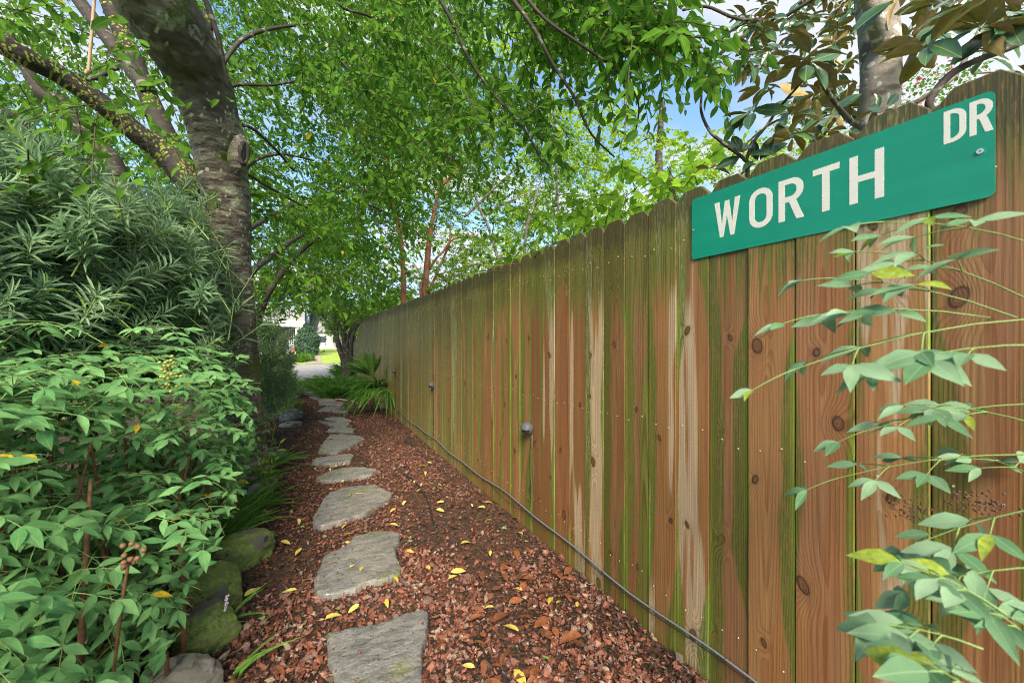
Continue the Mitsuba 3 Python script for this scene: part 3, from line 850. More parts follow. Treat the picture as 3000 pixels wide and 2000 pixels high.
tq = bed_points(260, lambda x, y: 1 + 0 * x)
ta = rg.uniform(0, math.pi, 260)
tl = rg.uniform(0.02, 0.09, 260)
td = np.stack([np.cos(ta), np.sin(ta), rg.normal(0, 0.08, 260)], -1) * tl[:, None]
tm0 = np.c_[tq, rg.uniform(0.014, 0.024, 260)]
bow = np.c_[rg.normal(0, 0.006, (260, 2)), np.abs(rg.normal(0, 0.003, 260))]
tp_ = np.stack([tm0 - td / 2, tm0 + bow, tm0 + td / 2], 1)
scene["twig_litter"] = mikit.ply(tubes(tp_, np.array([0.0012, 0.0016, 0.0009])[None] * rg.uniform(0.6, 1.4, (260, 1)), 5), "cane_brown", smooth=True)
labels["twig_litter"] = {"kind": "stuff", "label": "thin broken twigs strewn over the gravel", "category": "twigs"}


# ------------------------------------------------------------------ rocks along the left edge of the path
def boulder(key_label, at, size, rot, mat, seed, category="rock"):
    m = trimesh.creation.icosphere(4)
    v = m.vertices
    d = 1 + 0.35 * (meshkit.fbm(v * 1.3 + seed * 7.1, 3, seed) - 0.5) * 2 + 0.09 * (meshkit.fbm(v * 5 + seed, 3, seed + 3) - 0.5)
    v = v * d[:, None]
    v = np.clip(v, -0.93, 0.9)
    v = v * np.array(size)
    c, s = math.cos(rot), math.sin(rot)
    v = np.stack([v[:, 0] * c - v[:, 1] * s, v[:, 0] * s + v[:, 1] * c, v[:, 2]], -1) + np.array(at)
    return solo("edge_rock", (v, m.faces), mat, key_label, category, "rocks edging the path", smooth=True)


boulder("long mossy green rock under the near grass tufts, lying beside the large wet flagstone", (-0.33, 2.72, 0.05), (0.19, 0.12, 0.12), 0.5, "rock_moss", 1)
boulder("mossy green rock leaning against the long mossy one", (-0.40, 2.36, 0.04), (0.13, 0.17, 0.12), 0.2, "rock_moss", 2)
boulder("round mossy rock between the leaning one and the brown rock", (-0.37, 2.08, 0.03), (0.11, 0.12, 0.12), 0.6, "rock_moss", 3)
boulder("brown grey rock at the bottom edge of the photo", (-0.385, 1.80, 0.02), (0.12, 0.10, 0.11), 0.3, "rock_plain", 4)
boulder("dark grey rock behind the yellow green seedling", (-0.31, 4.72, 0.05), (0.14, 0.13, 0.12), 0.1, "rock_blue", 5)
boulder("smooth blue grey boulder beside the middle of the path", (-0.20, 7.15, 0.06), (0.17, 0.16, 0.13), 0.4, "rock_blue", 6)
boulder("large mossy boulder behind the blue grey one", (-0.28, 8.15, 0.08), (0.25, 0.24, 0.20), 0.8, "rock_moss", 7)
boulder("flat tan rock in front of the blue grey boulder", (-0.19, 6.75, 0.02), (0.16, 0.12, 0.05), 0.2, "rock_plain", 8)
boulder("small pale rock at the foot of the mossy tree stump", (-0.33, 3.75, 0.03), (0.08, 0.08, 0.09), 0.2, "rock_plain", 9)
boulder("low dark stone half sunk in the soil under the grass tufts", (-0.47, 3.02, 0.02), (0.12, 0.10, 0.07), 0.2, "rock_blue", 10)

# ------------------------------------------------------------------ lamps, cable, hoses
import manifold3d as m3


def path_lamp(y, z, label, s=1.0):
    key = thing("fence_lamp", label, "lamp", "small grey lamps on the fence")
    r = 0.043 * s
    ball = m3.Manifold.sphere(r, 32)
    shell = ball - m3.Manifold.sphere(r * 0.86, 32)
    cut = m3.Manifold.cube((2 * r, 2 * r, 2 * r), False)
    hood = ball - m3.Manifold.cube((2 * r, 4 * r, 2 * r), False).translate((-2.0 * r, -2 * r, -2.08 * r)) - m3.Manifold.cube((4 * r, 4 * r, 2 * r), True).translate((0, 0, -1.72 * r))
    hood = hood - (m3.Manifold.sphere(r * 0.84, 32) ^ m3.Manifold.cube((4 * r, 1.1 * r, 4 * r), True).translate((-r * 1.4, r * 0.5, -r * 1.2)))
    hood = hood + (shell ^ m3.Manifold.cube((4 * r, 4 * r, 2 * r), True).translate((0, 0, r)))
    mm = hood.to_mesh()
    v = mm.vert_properties[:, :3] + np.array([FX - r * 0.82, y, z])
    cav = (m3.Manifold.sphere(r * 0.86, 32) ^ m3.Manifold.cube((0.66 * r, 1.5 * r, 0.5 * r), False).translate((-0.64 * r, -0.75 * r, -0.55 * r))).to_mesh()
    add(f"{key}__lens", (cav.vert_properties[:, :3] + np.array([FX - r * 0.82, y, z]), cav.tri_verts), "lamp_inside", smooth=35)
    add(f"{key}__hood", (v, mm.tri_verts), "lamp_grey", smooth=35)
    c = trimesh.creation.cylinder(r * 0.34, r * 0.6, sections=14)
    c.apply_translation((FX - r * 0.95, y + r * 0.42, z - r * 0.15))
    add(f"{key}__bulb_socket", c, "lamp_inside", smooth=35)
    b = trimesh.creation.cylinder(r * 0.5, 0.02, sections=14)
    b.apply_transform(trimesh.transformations.rotation_matrix(math.pi / 2, (0, 1, 0)))
    b.apply_translation((FX - 0.008, y, z))
    add(f"{key}__mount", b, "lamp_grey", smooth=35)
    zz = np.linspace(z - r * 0.6, 0.16, 10)
    pth = np.stack([np.full(10, FX - 0.006) + np.where(np.arange(10) == 0, -0.02, 0), y + 0.006 * np.sin(zz * 17) + (z - zz) * 0.01, zz], -1)
    add(f"{key}__cord", tubes(pth[None], np.full((1, 10), 0.0022), 6), "cable_black", smooth=True)
    j = trimesh.creation.cylinder(0.0045, 0.045, sections=8)
    j.apply_translation((FX - 0.008, y + 0.002, z * 0.42))
    add(f"{key}__connector", j, "cable_black", smooth=35)


path_lamp(2.275, 0.682, "nearest grey hooded lamp low on the brown fence boards")
path_lamp(4.51, 0.745, "second grey hooded lamp, half way along the green part of the fence", 0.95)
path_lamp(6.68, 0.76, "small grey hooded lamp on the fence right of the fan palm", 0.95)
path_lamp(9.0, 0.85, "farthest dark lamp on the fence, partly behind the fan palm fronds", 0.95)

cy = np.linspace(-0.3, 7.9, 60)
cz = 0.125 + 0.012 * np.sin(cy * 3.1) + 0.008 * np.sin(cy * 7.3 + 1)
cz = cz + np.where(cy > 4.3, 0.03 * (cy - 4.3) / 3.6, 0)
cab = thing("lamp_cable", "long grey cable clipped along the foot of the fence", "cable")
add(f"{cab}__conduit", tubes(np.stack([np.full(60, FX - 0.011), cy, cz], -1)[None], np.full((1, 60), 0.0042), 8), "cable_grey", smooth=True)
add(f"{cab}__wire", tubes(np.stack([np.full(60, FX - 0.019), cy, cz - 0.010 + 0.002 * np.sin(cy * 40)], -1)[None], np.full((1, 60), 0.0018), 6), "cable_black", smooth=True)
for yy in (0.9, 1.55, 2.26, 2.42, 3.15, 3.6, 4.5, 5.2, 6.66):
    zz = float(np.interp(yy, cy, cz))
    tie = trimesh.creation.torus(0.0075, 0.0018, 14, 6)
    tie.apply_transform(trimesh.transformations.rotation_matrix(math.pi / 2, (1, 0, 0)))
    tie.apply_translation((FX - 0.013, yy, zz - 0.004))
    add(f"{cab}__tie", tie, "cable_black", smooth=True)
for ya, yb, dip in ((2.3, 2.9, 0.05), (4.5, 4.95, 0.045), (3.2, 3.5, 0.03)):
    t = np.linspace(0, 1, 14)
    yy = ya + (yb - ya) * t
    lp = np.stack([np.full(14, FX - 0.02), yy, np.interp(yy, cy, cz) - 4 * dip * t * (1 - t)], -1)
    add(f"{cab}__loop", tubes(lp[None], np.full((1, 14), 0.0018), 5), "cable_black", smooth=True)


def hose(pts, label, r=0.005, mat="cable_black", h=0.014):
    c = curve(np.array(pts, float), 26)
    p = G(c[:, 0], c[:, 1], h)
    p[:, 2] += 0.003 * np.sin(np.arange(26) * 1.3) - 0.012 * np.r_[1, np.zeros(24), 1]
    solo("drip_hose", tubes(p[None], np.full((1, 26), r), 7), mat, label, "hose", smooth=True)


hose([(1388, 1855), (1400, 1880), (1425, 1925), (1460, 1965), (1500, 2010)], "black drip hose emerging from the gravel near the bottom edge", 0.0052)
hose([(1180, 1385), (1200, 1398), (1225, 1420), (1245, 1450), (1258, 1482), (1272, 1540)], "black drip hose in the middle of the gravel right of the mossy flagstone", 0.005)
hose([(964, 1153), (966, 1158), (985, 1168), (1012, 1171), (1040, 1176), (1056, 1186), (1052, 1195)], "pale thin hose curling in front of the grass clump", 0.008, "cable_pale")
hose([(1405, 1680), (1440, 1700), (1480, 1735), (1520, 1750)], "thin dark wire lying on the gravel among brown leaves", 0.0018)

# ------------------------------------------------------------------ fallen leaves
rl = np.random.default_rng(31)


def lying(u, v, length, mat, label, cat_, group=None, ang=None, h=0.026, tpl=T_OVALFINE, w=0.2, name="fallen_leaf"):
    p = G(u, v, h)
    a = rl.uniform(0, 2 * math.pi) if ang is None else ang
    d = np.array([math.cos(a), math.sin(a), rl.uniform(-0.08, 0.14)])
    nn = np.array([rl.normal(0, 0.25), rl.normal(0, 0.25), 1])
    L = dict(pos=(p - d * length / 2)[None], dir=d[None], nrm=nn[None], len=np.array([length]), wid=np.array([length * w]), rnd=rl.uniform(0, 1, 1))
    V, tf, uv = blade_mesh(L, tpl)
    return solo(name, (V[0], tf), mat, label, cat_, group, smooth=True, uv=uv[0])


px8 = lambda x, y: (700 + x * 0.4464, 1300 + y * 0.4464)
lying(*px8(720, 648), 0.055, "leaf_yellow", "yellow green leaf at the upper edge of the large wet flagstone", "leaf")
lying(*px8(745, 795), 0.05, "leaf_yellow", "left one of the two pale yellow leaves on the large wet flagstone", "leaf", h=0.04, ang=0.9)
lying(*px8(805, 812), 0.055, "leaf_yellow", "right one of the two pale yellow leaves on the large wet flagstone", "leaf", h=0.04, ang=1.2)
lying(*px8(730, 330), 0.06, "leaf_yellow", "left yellow leaf on the flagstone with the mossy corner", "leaf", h=0.04)
lying(*px8(785, 322), 0.06, "leaf_yellow", "right yellow leaf on the flagstone with the mossy corner", "leaf", h=0.04)
lying(*px8(1440, 830), 0.085, "leaf_yellow", "spotted golden leaf, right one of the pair on the gravel", "leaf", ang=-0.2)
lying(*px8(1405, 865), 0.07, "leaf_yellow", "yellow green leaf, left one of the pair on the gravel", "leaf", ang=0.5)
lying(*px8(1240, 805), 0.055, "leaf_yellow", "upright yellow leaf right of the large wet flagstone", "leaf", ang=1.7)
lying(*px8(1785, 1195), 0.085, "leaf_yellow", "long pale leaf among brown leaves near the fence", "leaf", ang=2.0)
lying(*px8(1840, 1520), 0.085, "leaf_yellow", "long pale leaf at the bottom edge of the photo", "leaf", ang=1.7)
lying(*px8(1505, 1450), 0.06, "leaf_yellow", "pale yellow leaf beside the nearest drip hose", "leaf", ang=2.2)
lying(*px8(1842, 577), 0.07, "leaf_yellow", "bright yellow leaf close to the foot of the fence", "leaf", ang=1.7)
lying(*px8(90, 960), 0.09, "leaf_yellow", "long yellow green leaf beside the mossy rocks", "leaf", ang=0.8)
lying(*px8(333, 957), 0.07, "leaf_yellow", "curled pale leaf left of the large wet flagstone", "leaf")
lying(*px8(620, 1122), 0.075, "leaf_yellow", "curled yellow leaf just behind the square flagstone", "leaf", ang=0.2)
lying(*px8(1640, 1065), 0.05, "leaf_yellow", "small curled yellow leaf among the brown leaves", "leaf")
lying(*px8(1148, 530), 0.09, "leaf_yellow", "long pale leaf left of the drip hose end", "leaf", ang=0.2)
lying(*px8(265, 1475), 0.07, "leaf_brown", "tan oval leaf on the dark soil at the bottom", "leaf")
lying(*px8(175, 438), 0.06, "leaf_yellow", "yellow leaf on bare dark soil beside the tree foot", "leaf", ang=0.5)
G_Y = "small yellow leaves scattered on the mulch"
for (x, y) in [(390, 700), (305, 640), (395, 500), (245, 250), (180, 90), (598, 165), (635, 140), (690, 130), (680, 240), (570, 30), (690, 535), (705, 590), (1010, 430), (1085, 380), (1150, 245), (1020, 525),
               (1180, 300), (1320, 430), (1320, 378), (1530, 400), (1590, 410), (1360, 275), (1225, 187), (1265, 83), (1210, 140), (1250, 120), (1640, 378), (1120, 700), (1650, 712),
               (1830, 945), (970, 1035), (1560, 70), (2040, 1020), (2100, 1030), (2220, 1045), (1030, 880), (755, 1072), (1490, 640)]:
    lying(*px8(x, y), rl.uniform(0.04, 0.07), "leaf_yellow", "small yellow fallen leaf lying on the red mulch", "leaf", G_Y)
G_G = "green leaf bits on the mulch"
for (x, y) in [(420, 540), (345, 440), (645, 1075), (1120, 610), (1740, 550), (1810, 715), (1320, 265), (1300, 300), (500, 160), (1640, 495), (150, 1135), (270, 1320), (1240, 410), (2010, 1395)]:
    lying(*px8(x, y), rl.uniform(0.03, 0.05), "leaf_green_fallen", "small green leaf scrap lying on the mulch", "leaf", G_G, w=0.3)
G_B = "brown leathery leaves on the gravel"
for i in range(64):
    if i < 44:
        x, y = rl.uniform(1500, 2230), rl.uniform(760, 1568)
        if y < 700 + (x - 1300) * 0.0:
            continue
        u_, v_ = px8(x, y)
    else:
        u_, v_ = px8(rl.uniform(1550, 2200), rl.uniform(330, 900))
    if v_ > 1660 + 0.846 * (u_ - 1700):
        pass
    q = G(u_, v_, 0.03)
    if q[0] > 1.27:
        continue
    lying(u_, v_, rl.uniform(0.035, 0.085), "leaf_brown", "brown leathery fallen leaf on the gravel by the fence", "leaf", G_B, w=0.22, h=0.03)
for x, y in [(1855, 860), (2175, 1260), (1720, 1120), (1990, 1160)]:
    lying(*px8(x, y), 0.1, "leaf_brown", "brown leathery fallen leaf on the gravel by the fence", "leaf", G_B, w=0.24, h=0.035)

# ------------------------------------------------------------------ houses and far things
def clapboard(x0, x1, y0, y1, z0, z1, axis_, out, step=0.16):
    """Overlapping boards on a wall: each leans out at its foot."""
    ms = []
    z = z0
    while z < z1 - 0.01:
        h = min(step, z1 - z)
        if axis_ == "x":
            a = np.array([(x0, y0, z), (x0, y1, z), (x0 - 0.02 * out * -1, y0, z), (x0 + 0.02 * out, y1, z), (x0, y0, z + h), (x0, y1, z + h)])
            v = np.array([(x0 + 0.022 * out, y0, z), (x0 + 0.022 * out, y1, z), (x0, y0, z), (x0, y1, z), (x0 + 0.004 * out, y0, z + h), (x0 + 0.004 * out, y1, z + h)])
        else:
            v = np.array([(x0, y0 + 0.022 * out, z), (x1, y0 + 0.022 * out, z), (x0, y0, z), (x1, y0, z), (x0, y0 + 0.004 * out, z + h), (x1, y0 + 0.004 * out, z + h)])
        ms.append((v, np.array([(0, 1, 5), (0, 5, 4), (0, 2, 3), (0, 3, 1)])))
        z += h
    return ms


# pale house behind the shrubs on the left
hs = thing("white_house", "pale house with horizontal siding glimpsed through the left shrubs", "house")
add(f"{hs}__wall", box(-11, -5.5, 7.5, 19, 0, 2.9), "siding_white")
for b in clapboard(-5.495, 0, 7.5, 19, 0.2, 2.9, "x", 1, 0.2):
    add(f"{hs}__siding_board", b, "siding_white")
rf = (np.array([(-5.1, 7.1, 2.85), (-5.1, 19.4, 2.85), (-8.25, 19.4, 4.6), (-8.25, 7.1, 4.6), (-11.4, 7.1, 2.85), (-11.4, 19.4, 2.85)]), np.array([(0, 1, 2), (0, 2, 3), (3, 2, 5), (3, 5, 4), (0, 3, 4), (1, 5, 2)]))
add(f"{hs}__roof", rf, "roof_grey")
add(f"{hs}__fascia", box(-5.14, -5.06, 7.1, 19.4, 2.72, 2.86), "trim_white")
for yy in (9.5, 12.5, 15.5):
    w = add(f"{hs}__window", box(-5.5, -5.45, yy - 0.55, yy + 0.55, 0.9, 2.2), "trim_white")
    add(f"{w}__pane", box(-5.46, -5.443, yy - 0.45, yy + 0.45, 1.0, 2.1), "glass_dark")

# blue house across the street
hb = thing("blue_house", "blue sided house with white porch trim and grey roof across the street", "house")
D = 40.0
hx = lambda u, d=D: float(P(u, 1000, d)[0])
Y0 = 40.5
HX1 = 0.0


def hu(u, y):
    """x of the upright plane y seen at pixel column u"""
    a = (u - 1500) / F
    return y * (a * CO + SI) / (CO - a * SI)


xr = hu(892, Y0)
xw = hu(879, Y0 + 1)
add(f"{hb}__porch_roof", (np.array([(xr - 9, Y0 - 0.4, 3.05), (xr, Y0 - 0.4, 3.05), (xr, Y0 + 3.4, 4.35), (xr - 9, Y0 + 3.4, 4.35), (xr - 9, Y0 + 3.4, 3.0), (xr, Y0 + 3.4, 3.0)]), np.array([(0, 1, 2), (0, 2, 3), (1, 5, 2), (0, 3, 4), (3, 2, 5), (3, 5, 4)])), "roof_grey")
for i in range(8):
    yy, zz = Y0 - 0.42 + i * 0.48, 3.06 + i * 0.164
    add(f"{hb}__shingle_row", (np.array([(xr - 9, yy, zz), (xr + 0.03, yy, zz), (xr + 0.03, yy + 0.48, zz + 0.164), (xr - 9, yy + 0.48, zz + 0.164), (xr - 9, yy, zz - 0.03), (xr + 0.03, yy, zz - 0.03)]), np.array([(0, 1, 2), (0, 2, 3), (4, 5, 1), (4, 1, 0)])), "roof_grey")
add(f"{hb}__fascia", box(xr - 9, xr, Y0 - 0.5, Y0 - 0.38, 2.55, 3.03), "trim_white")
add(f"{hb}__gutter", box(xr - 9, xr + 0.05, Y0 - 0.62, Y0 - 0.5, 2.88, 3.02), "trim_white")
add(f"{hb}__porch_end", box(xr - 0.35, xr, Y0 - 0.37, Y0 + 3.3, 2.3, 3.02), "trim_white")
add(f"{hb}__wall", box(xr - 9, xw, Y0 + 1.02, Y0 + 9, 0.1, 3.0), "siding_blue")
for b in clapboard(xr - 9, xw, Y0 + 1.015, 0, 0.7, 3.0, "y", -1, 0.2):
    add(f"{hb}__siding_board", b, "siding_blue")
add(f"{hb}__upper_wall", box(xr - 9, xr + 0.4, Y0 + 3.45, Y0 + 9, 3.0, 6.2), "siding_blue")
for b in clapboard(xr - 9, xr + 0.4, Y0 + 3.445, 0, 3.3, 6.2, "y", -1, 0.2):
    add(f"{hb}__siding_board", b, "siding_blue")
add(f"{hb}__main_roof", (np.array([(xr - 9.4, Y0 + 3, 6.2), (xr + 0.8, Y0 + 3, 6.2), (xr + 0.8, Y0 + 6, 8.2), (xr - 9.4, Y0 + 6, 8.2), (xr - 9.4, Y0 + 9.4, 6.2), (xr + 0.8, Y0 + 9.4, 6.2)]), np.array([(0, 1, 2), (0, 2, 3), (3, 2, 5), (3, 5, 4), (1, 5, 2), (0, 3, 4)])), "roof_grey")
xc = hu(871, Y0)
add(f"{hb}__porch_post", box(xc - 0.16, xc + 0.16, Y0 - 0.3, Y0, 0.1, 2.56), "trim_white")
xd = hu(878.5, Y0)
add(f"{hb}__downpipe", box(xd - 0.07, xd + 0.07, Y0 + 0.85, Y0 + 0.98, 0.1, 2.9), "trim_white")
xb0, xb1 = hu(851, Y0), hu(868, Y0)
add(f"{hb}__brick_base", box(xb0, xb1, Y0 - 0.3, Y0 + 0.1, 0.0, 0.75), "brick")
xw0, xw1 = hu(848, Y0 + 1), hu(866, Y0 + 1)
w = add(f"{hb}__window", box(xw0, xw1, Y0 + 0.94, Y0 + 1.0, 0.9, 2.4), "trim_white")
nx = 3
for i in range(nx):
    for j in range(3):
        a0 = xw0 + 0.06 + i * (xw1 - xw0 - 0.06) / nx
        b0 = 0.96 + j * 0.48
        add(f"{w}__pane", box(a0, a0 + (xw1 - xw0 - 0.06) / nx - 0.06, Y0 + 0.92, Y0 + 0.945, b0, b0 + 0.43), "glass_dark")
xp0, xp1 = hu(815, Y0 + 1), hu(838, Y0 + 1)
add(f"{hb}__door", box(xp0, xp1, Y0 + 0.93, Y0 + 1.0, 0.2, 2.35), "door_brown")

# far house beyond the second street
fh = thing("far_house", "small dark distant house at the end of the far path", "house")
add(f"{fh}__wall", box(-1.5, 7, 92, 99, 0, 3.2), "siding_white")
add(f"{fh}__roof", (np.array([(-2, 91.4, 3.2), (7.5, 91.4, 3.2), (7.5, 95.5, 5.6), (-2, 95.5, 5.6), (-2, 99.6, 3.2), (7.5, 99.6, 3.2)]), np.array([(0, 1, 2), (0, 2, 3), (3, 2, 5), (3, 5, 4), (1, 5, 2), (0, 3, 4)])), "roof_grey")
for x0 in (0.2, 2.6, 5.0):
    w = add(f"{fh}__window", box(x0, x0 + 1.3, 91.93, 91.99, 0.9, 2.4), "trim_white")
    add(f"{w}__pane", box(x0 + 0.1, x0 + 1.2, 91.9, 91.95, 1.0, 2.3), "glass_dark")


def cloud_leaves(cen, rad, n, ln, w, r, shell=0.45, up=0.6):
    d = rand_dirs(n, r)
    rr = (shell + (1 - shell) * r.uniform(0, 1, n) ** 0.5) * (0.75 + 0.5 * meshkit.fbm(d * 2.2 + np.array(cen) * 0.37, 3, 1))
    p = np.array(cen) + d * rr[:, None] * np.array(rad)
    ll = ln * r.uniform(0.6, 1.3, n)
    return dict(pos=p, dir=unit(d * 0.5 + rand_dirs(n, r)), nrm=unit(np.array([0, 0, up]) + d * 0.6 + 0.6 * rand_dirs(n, r)), len=ll, wid=ll * w, rnd=r.uniform(0, 1, n))


rf_ = np.random.default_rng(77)
hd = thing("ivy_hedge", "tall clipped blue green hedge at the corner of the blue house", "hedge")
xh = hu(901, 39)
foliage(hd, cloud_leaves((xh, 39.6, 1.15), (0.95, 1.0, 1.5), 5200, 0.16, 0.4, rf_, 0.8), T_TINY, "leaf_hedge", 0, smooth=False)
add(f"{hd}__stem", tubes(np.array([[(xh, 39.6, 0.0), (xh, 39.6, 1.4)]]), np.array([[0.09, 0.05]]), 8), "bark_dark", smooth=True)
ok = thing("oak_tree", "large pale grey leaning tree trunk beside the blue house", "tree")
limb(ok, "trunk", [(911, 1030, 44, 13), (912, 985, 44, 12), (920, 945, 44, 12.5), (928, 915, 44, 14), (938, 860, 44, 13)], "bark_grey", 20, 14)
limb(ok, "branch", [(938, 862, 44, 10), (960, 820, 44, 8), (1010, 770, 44, 5)], "bark_grey", 12, 8)
limb(ok, "branch", [(936, 868, 44, 10), (920, 800, 44, 8), (890, 740, 44, 5)], "bark_grey", 12, 8)
foliage(ok, join([cloud_leaves(tuple(P(u, v, 44)), (s, s, s * 0.7), 2600, 0.28, 0.4, rf_) for u, v, s in ((900, 700, 4), (990, 690, 4), (930, 640, 4))]), T_TINY, "leaf_far", 0, smooth=False)
for i, (x, y, h, r, lab, m) in enumerate([(-14, 62, 9, 4.5, "round green tree behind the blue house roof", "leaf_far"), (-4.5, 88, 10, 5, "tall green tree left of the far house", "leaf_far"), (9, 88, 9, 5, "green tree right of the far house", "leaf_far"),
                                          (3, 108, 13, 7, "broad tree behind the far house", "leaf_far"), (-12, 105, 13, 7, "tall tree far behind the lawn on the left", "leaf_far"), (16, 100, 12, 7, "broad dark tree far behind the fence", "leaf_far"),
                                          (6.5, 40, 6, 2.6, "small bright green tree on the far lawn", "leaf_crape")]):
    t = thing("far_tree", lab, "tree", "trees far beyond the street")
    add(f"{t}__trunk", tubes(np.array([[(x, y, 0), (x + 0.1, y, h * 0.4), (x, y, h * 0.75)]]), np.array([[0.3, 0.22, 0.1]]) * h / 10, 8), "bark_dark", smooth=True)
    foliage(t, join([cloud_leaves((x + rf_.normal(0, r * 0.4), y + rf_.normal(0, r * 0.3), h * (0.45 + 0.4 * rf_.uniform())), (r * 0.6, r * 0.6, h * 0.25), 900, 0.4, 0.4, rf_) for _ in range(7)]), T_TINY, m, 0, smooth=False)
for i, (u, y) in enumerate([(862, 26.5), (880, 27.2), (898, 28)]):
    t = thing("garden_plant", ["low yellow green plant left at the lawn edge across the street", "middle low green plant at the lawn edge", "right low grey green plant at the lawn edge"][i], "plant")
    foliage(t, cloud_leaves((hu(u, y), y, 0.18), (0.5, 0.5, 0.3), 500, 0.2, 0.14, rf_), T_TINY, "leaf_crape", 0, smooth=False)

# ------------------------------------------------------------------ main shade tree
rt = np.random.default_rng(101)
mt = thing("shade_tree", "large leaning shade tree with grey bark, moss and lichen beside the path", "tree")
MAIN = [(742, 1440, 3.45, 66), (733, 1380, 3.45, 53), (708, 1200, 3.42, 53), (690, 1000, 3.36, 55), (672, 800, 3.25, 56), (668, 650, 3.1, 58), (652, 500, 2.95, 64), (622, 350, 2.75, 72), (570, 200, 2.55, 82), (495, 70, 2.3, 97), (410, -70, 2.1, 108), (330, -200, 2.0, 110)]
add(f"{mt}__trunk", trunk_mesh(MAIN, 150, 48, 0.10, 3, 4.0), "bark_main", smooth=True)
tm = curve(np.array(MAIN, float), 60)


def hides_trunk(L, slack=10):
    """leaves that stand in front of the main trunk"""
    u, v, z = pix(L["pos"] + 0.5 * L["dir"] * L["len"][:, None])
    o = np.argsort(tm[:, 1])
    cu, hw, cz_ = (np.interp(v, tm[o, 1], tm[o, c]) for c in (0, 3, 2))
    return (np.abs(u - cu) < hw + slack) & (z < cz_) & (v < 1150)


# scar of a lost branch: a swollen lip round a dark hollow
sx, sy_, sz_ = unit(np.array([CO, -SI, 0]) - 0.5 * np.array([SI, CO, 0])), np.array([0.0, 0, 1]), None
sz_ = np.cross(sx, sy_)
SC = P(706, 452, 2.78)
em = trimesh.creation.icosphere(4)
ev = em.vertices * np.array([0.062, 0.13, 0.062])
ev = ev * (1 + 0.25 * (meshkit.fbm(ev * 22, 3, 8) - 0.5))[:, None]
add(f"{mt}__branch_scar", (SC - sx * 0.03 + ev[:, :1] * sx + ev[:, 1:2] * (sy_ + 0.25 * sx) + ev[:, 2:] * sz_, em.faces), "bark_main", smooth=True, label="swollen scar where a branch was lost")
tt = np.linspace(0, 2 * math.pi, 29)
rimp = SC + sx * 0.036 + np.sin(tt)[:, None] * 0.07 * (sy_ + 0.15 * sx) + np.cos(tt)[:, None] * 0.026 * sz_
add(f"{mt}__scar_lip", tubes(rimp[None], 0.013 + 0.004 * np.sin(tt * 3)[None], 10), "bark_dark", smooth=True)
add(f"{mt}__scar_hollow", (SC + sx * 0.022 + (em.vertices[:, :1] * 0.018) * sx + em.vertices[:, 1:2] * 0.062 * (sy_ + 0.15 * sx) + em.vertices[:, 2:] * 0.024 * sz_, em.faces), "lamp_inside", smooth=True, label="dark hollow inside the scar")


def branch(key, ctrl, mat="bark_dark", n=20, sides=8):
    limb(key, "branch", ctrl, mat, n, sides, 0.04)


branch(mt, [(598, -10, 2.3, 8), (620, 51, 2.35, 7.5), (642, 121, 2.4, 6.5), (668, 249, 2.5, 4)])
branch(mt, [(604, 40, 3.4, 14), (614, 160, 3.45, 14), (622, 260, 3.5, 14), (640, 360, 3.5, 13), (660, 470, 3.4, 12)], "bark_mossy", 24, 10)
branch(mt, [(640, 210, 2.6, 6), (690, 135, 2.7, 6), (740, 100, 2.8, 6), (810, 82, 3, 5), (900, 70, 3.2, 3.5)])
branch(mt, [(630, 290, 2.7, 5), (690, 250, 2.8, 5), (790, 250, 3, 4), (880, 235, 3.2, 3)])
branch(mt, [(660, 370, 2.85, 6), (730, 372, 3, 5), (800, 430, 3.2, 4), (860, 500, 3.5, 3)])
branch(mt, [(715, 500, 3.1, 4.5), (760, 465, 3.2, 4), (830, 452, 3.4, 3.5), (920, 470, 3.7, 3)])
branch(mt, [(716, 505, 3.05, 4), (790, 550, 3.3, 3.5), (900, 610, 3.7, 3)])
branch(mt, [(690, 690, 3.2, 8), (740, 665, 3.6, 7), (800, 630, 4.2, 6), (870, 595, 4.8, 4)])
branch(mt, [(700, 850, 3.4, 11), (745, 790, 3.8, 9), (790, 755, 4.2, 8), (850, 710, 4.8, 6), (920, 668, 5.4, 4)])
branch(mt, [(752, 960, 5.0, 11), (765, 905, 5.0, 10.5), (790, 850, 5.0, 9.5), (825, 800, 5.1, 9), (870, 745, 5.2, 8), (940, 690, 5.4, 5)])
branch(mt, [(940, -60, 3.0, 4), (1000, 20, 3.1, 4), (1100, 60, 3.3, 3.5), (1180, 180, 3.5, 3)])
branch(mt, [(1250, -80, 2.3, 6), (1290, 0, 2.3, 5.5), (1330, 75, 2.35, 5), (1370, 165, 2.4, 5), (1440, 270, 2.45, 4.2), (1530, 370, 2.5, 3.2), (1600, 490, 2.6, 2.2)])
branch(mt, [(1440, -80, 2.0, 7), (1510, 10, 2.0, 6.5), (1570, 95, 2.0, 6), (1620, 190, 2.05, 5), (1680, 280, 2.1, 4.2), (1730, 390, 2.2, 3.2), (1800, 460, 2.3, 2.2)])
branch(mt, [(1500, -60, 1.9, 6), (1590, 50, 1.9, 5), (1700, 130, 1.9, 4.5), (1810, 210, 1.95, 3.5), (1870, 300, 2, 2.5), (1860, 400, 2.1, 2)])
branch(mt, [(980, 545, 4.6, 4), (1050, 585, 4.8, 4), (1120, 618, 5, 3.5), (1190, 655, 5.1, 3), (1240, 700, 5.2, 2)])
branch(mt, [(1000, 180, 3.2, 4), (1080, 270, 3.3, 4), (1150, 330, 3.4, 3.5), (1260, 430, 3.5, 3), (1350, 480, 3.6, 2)])

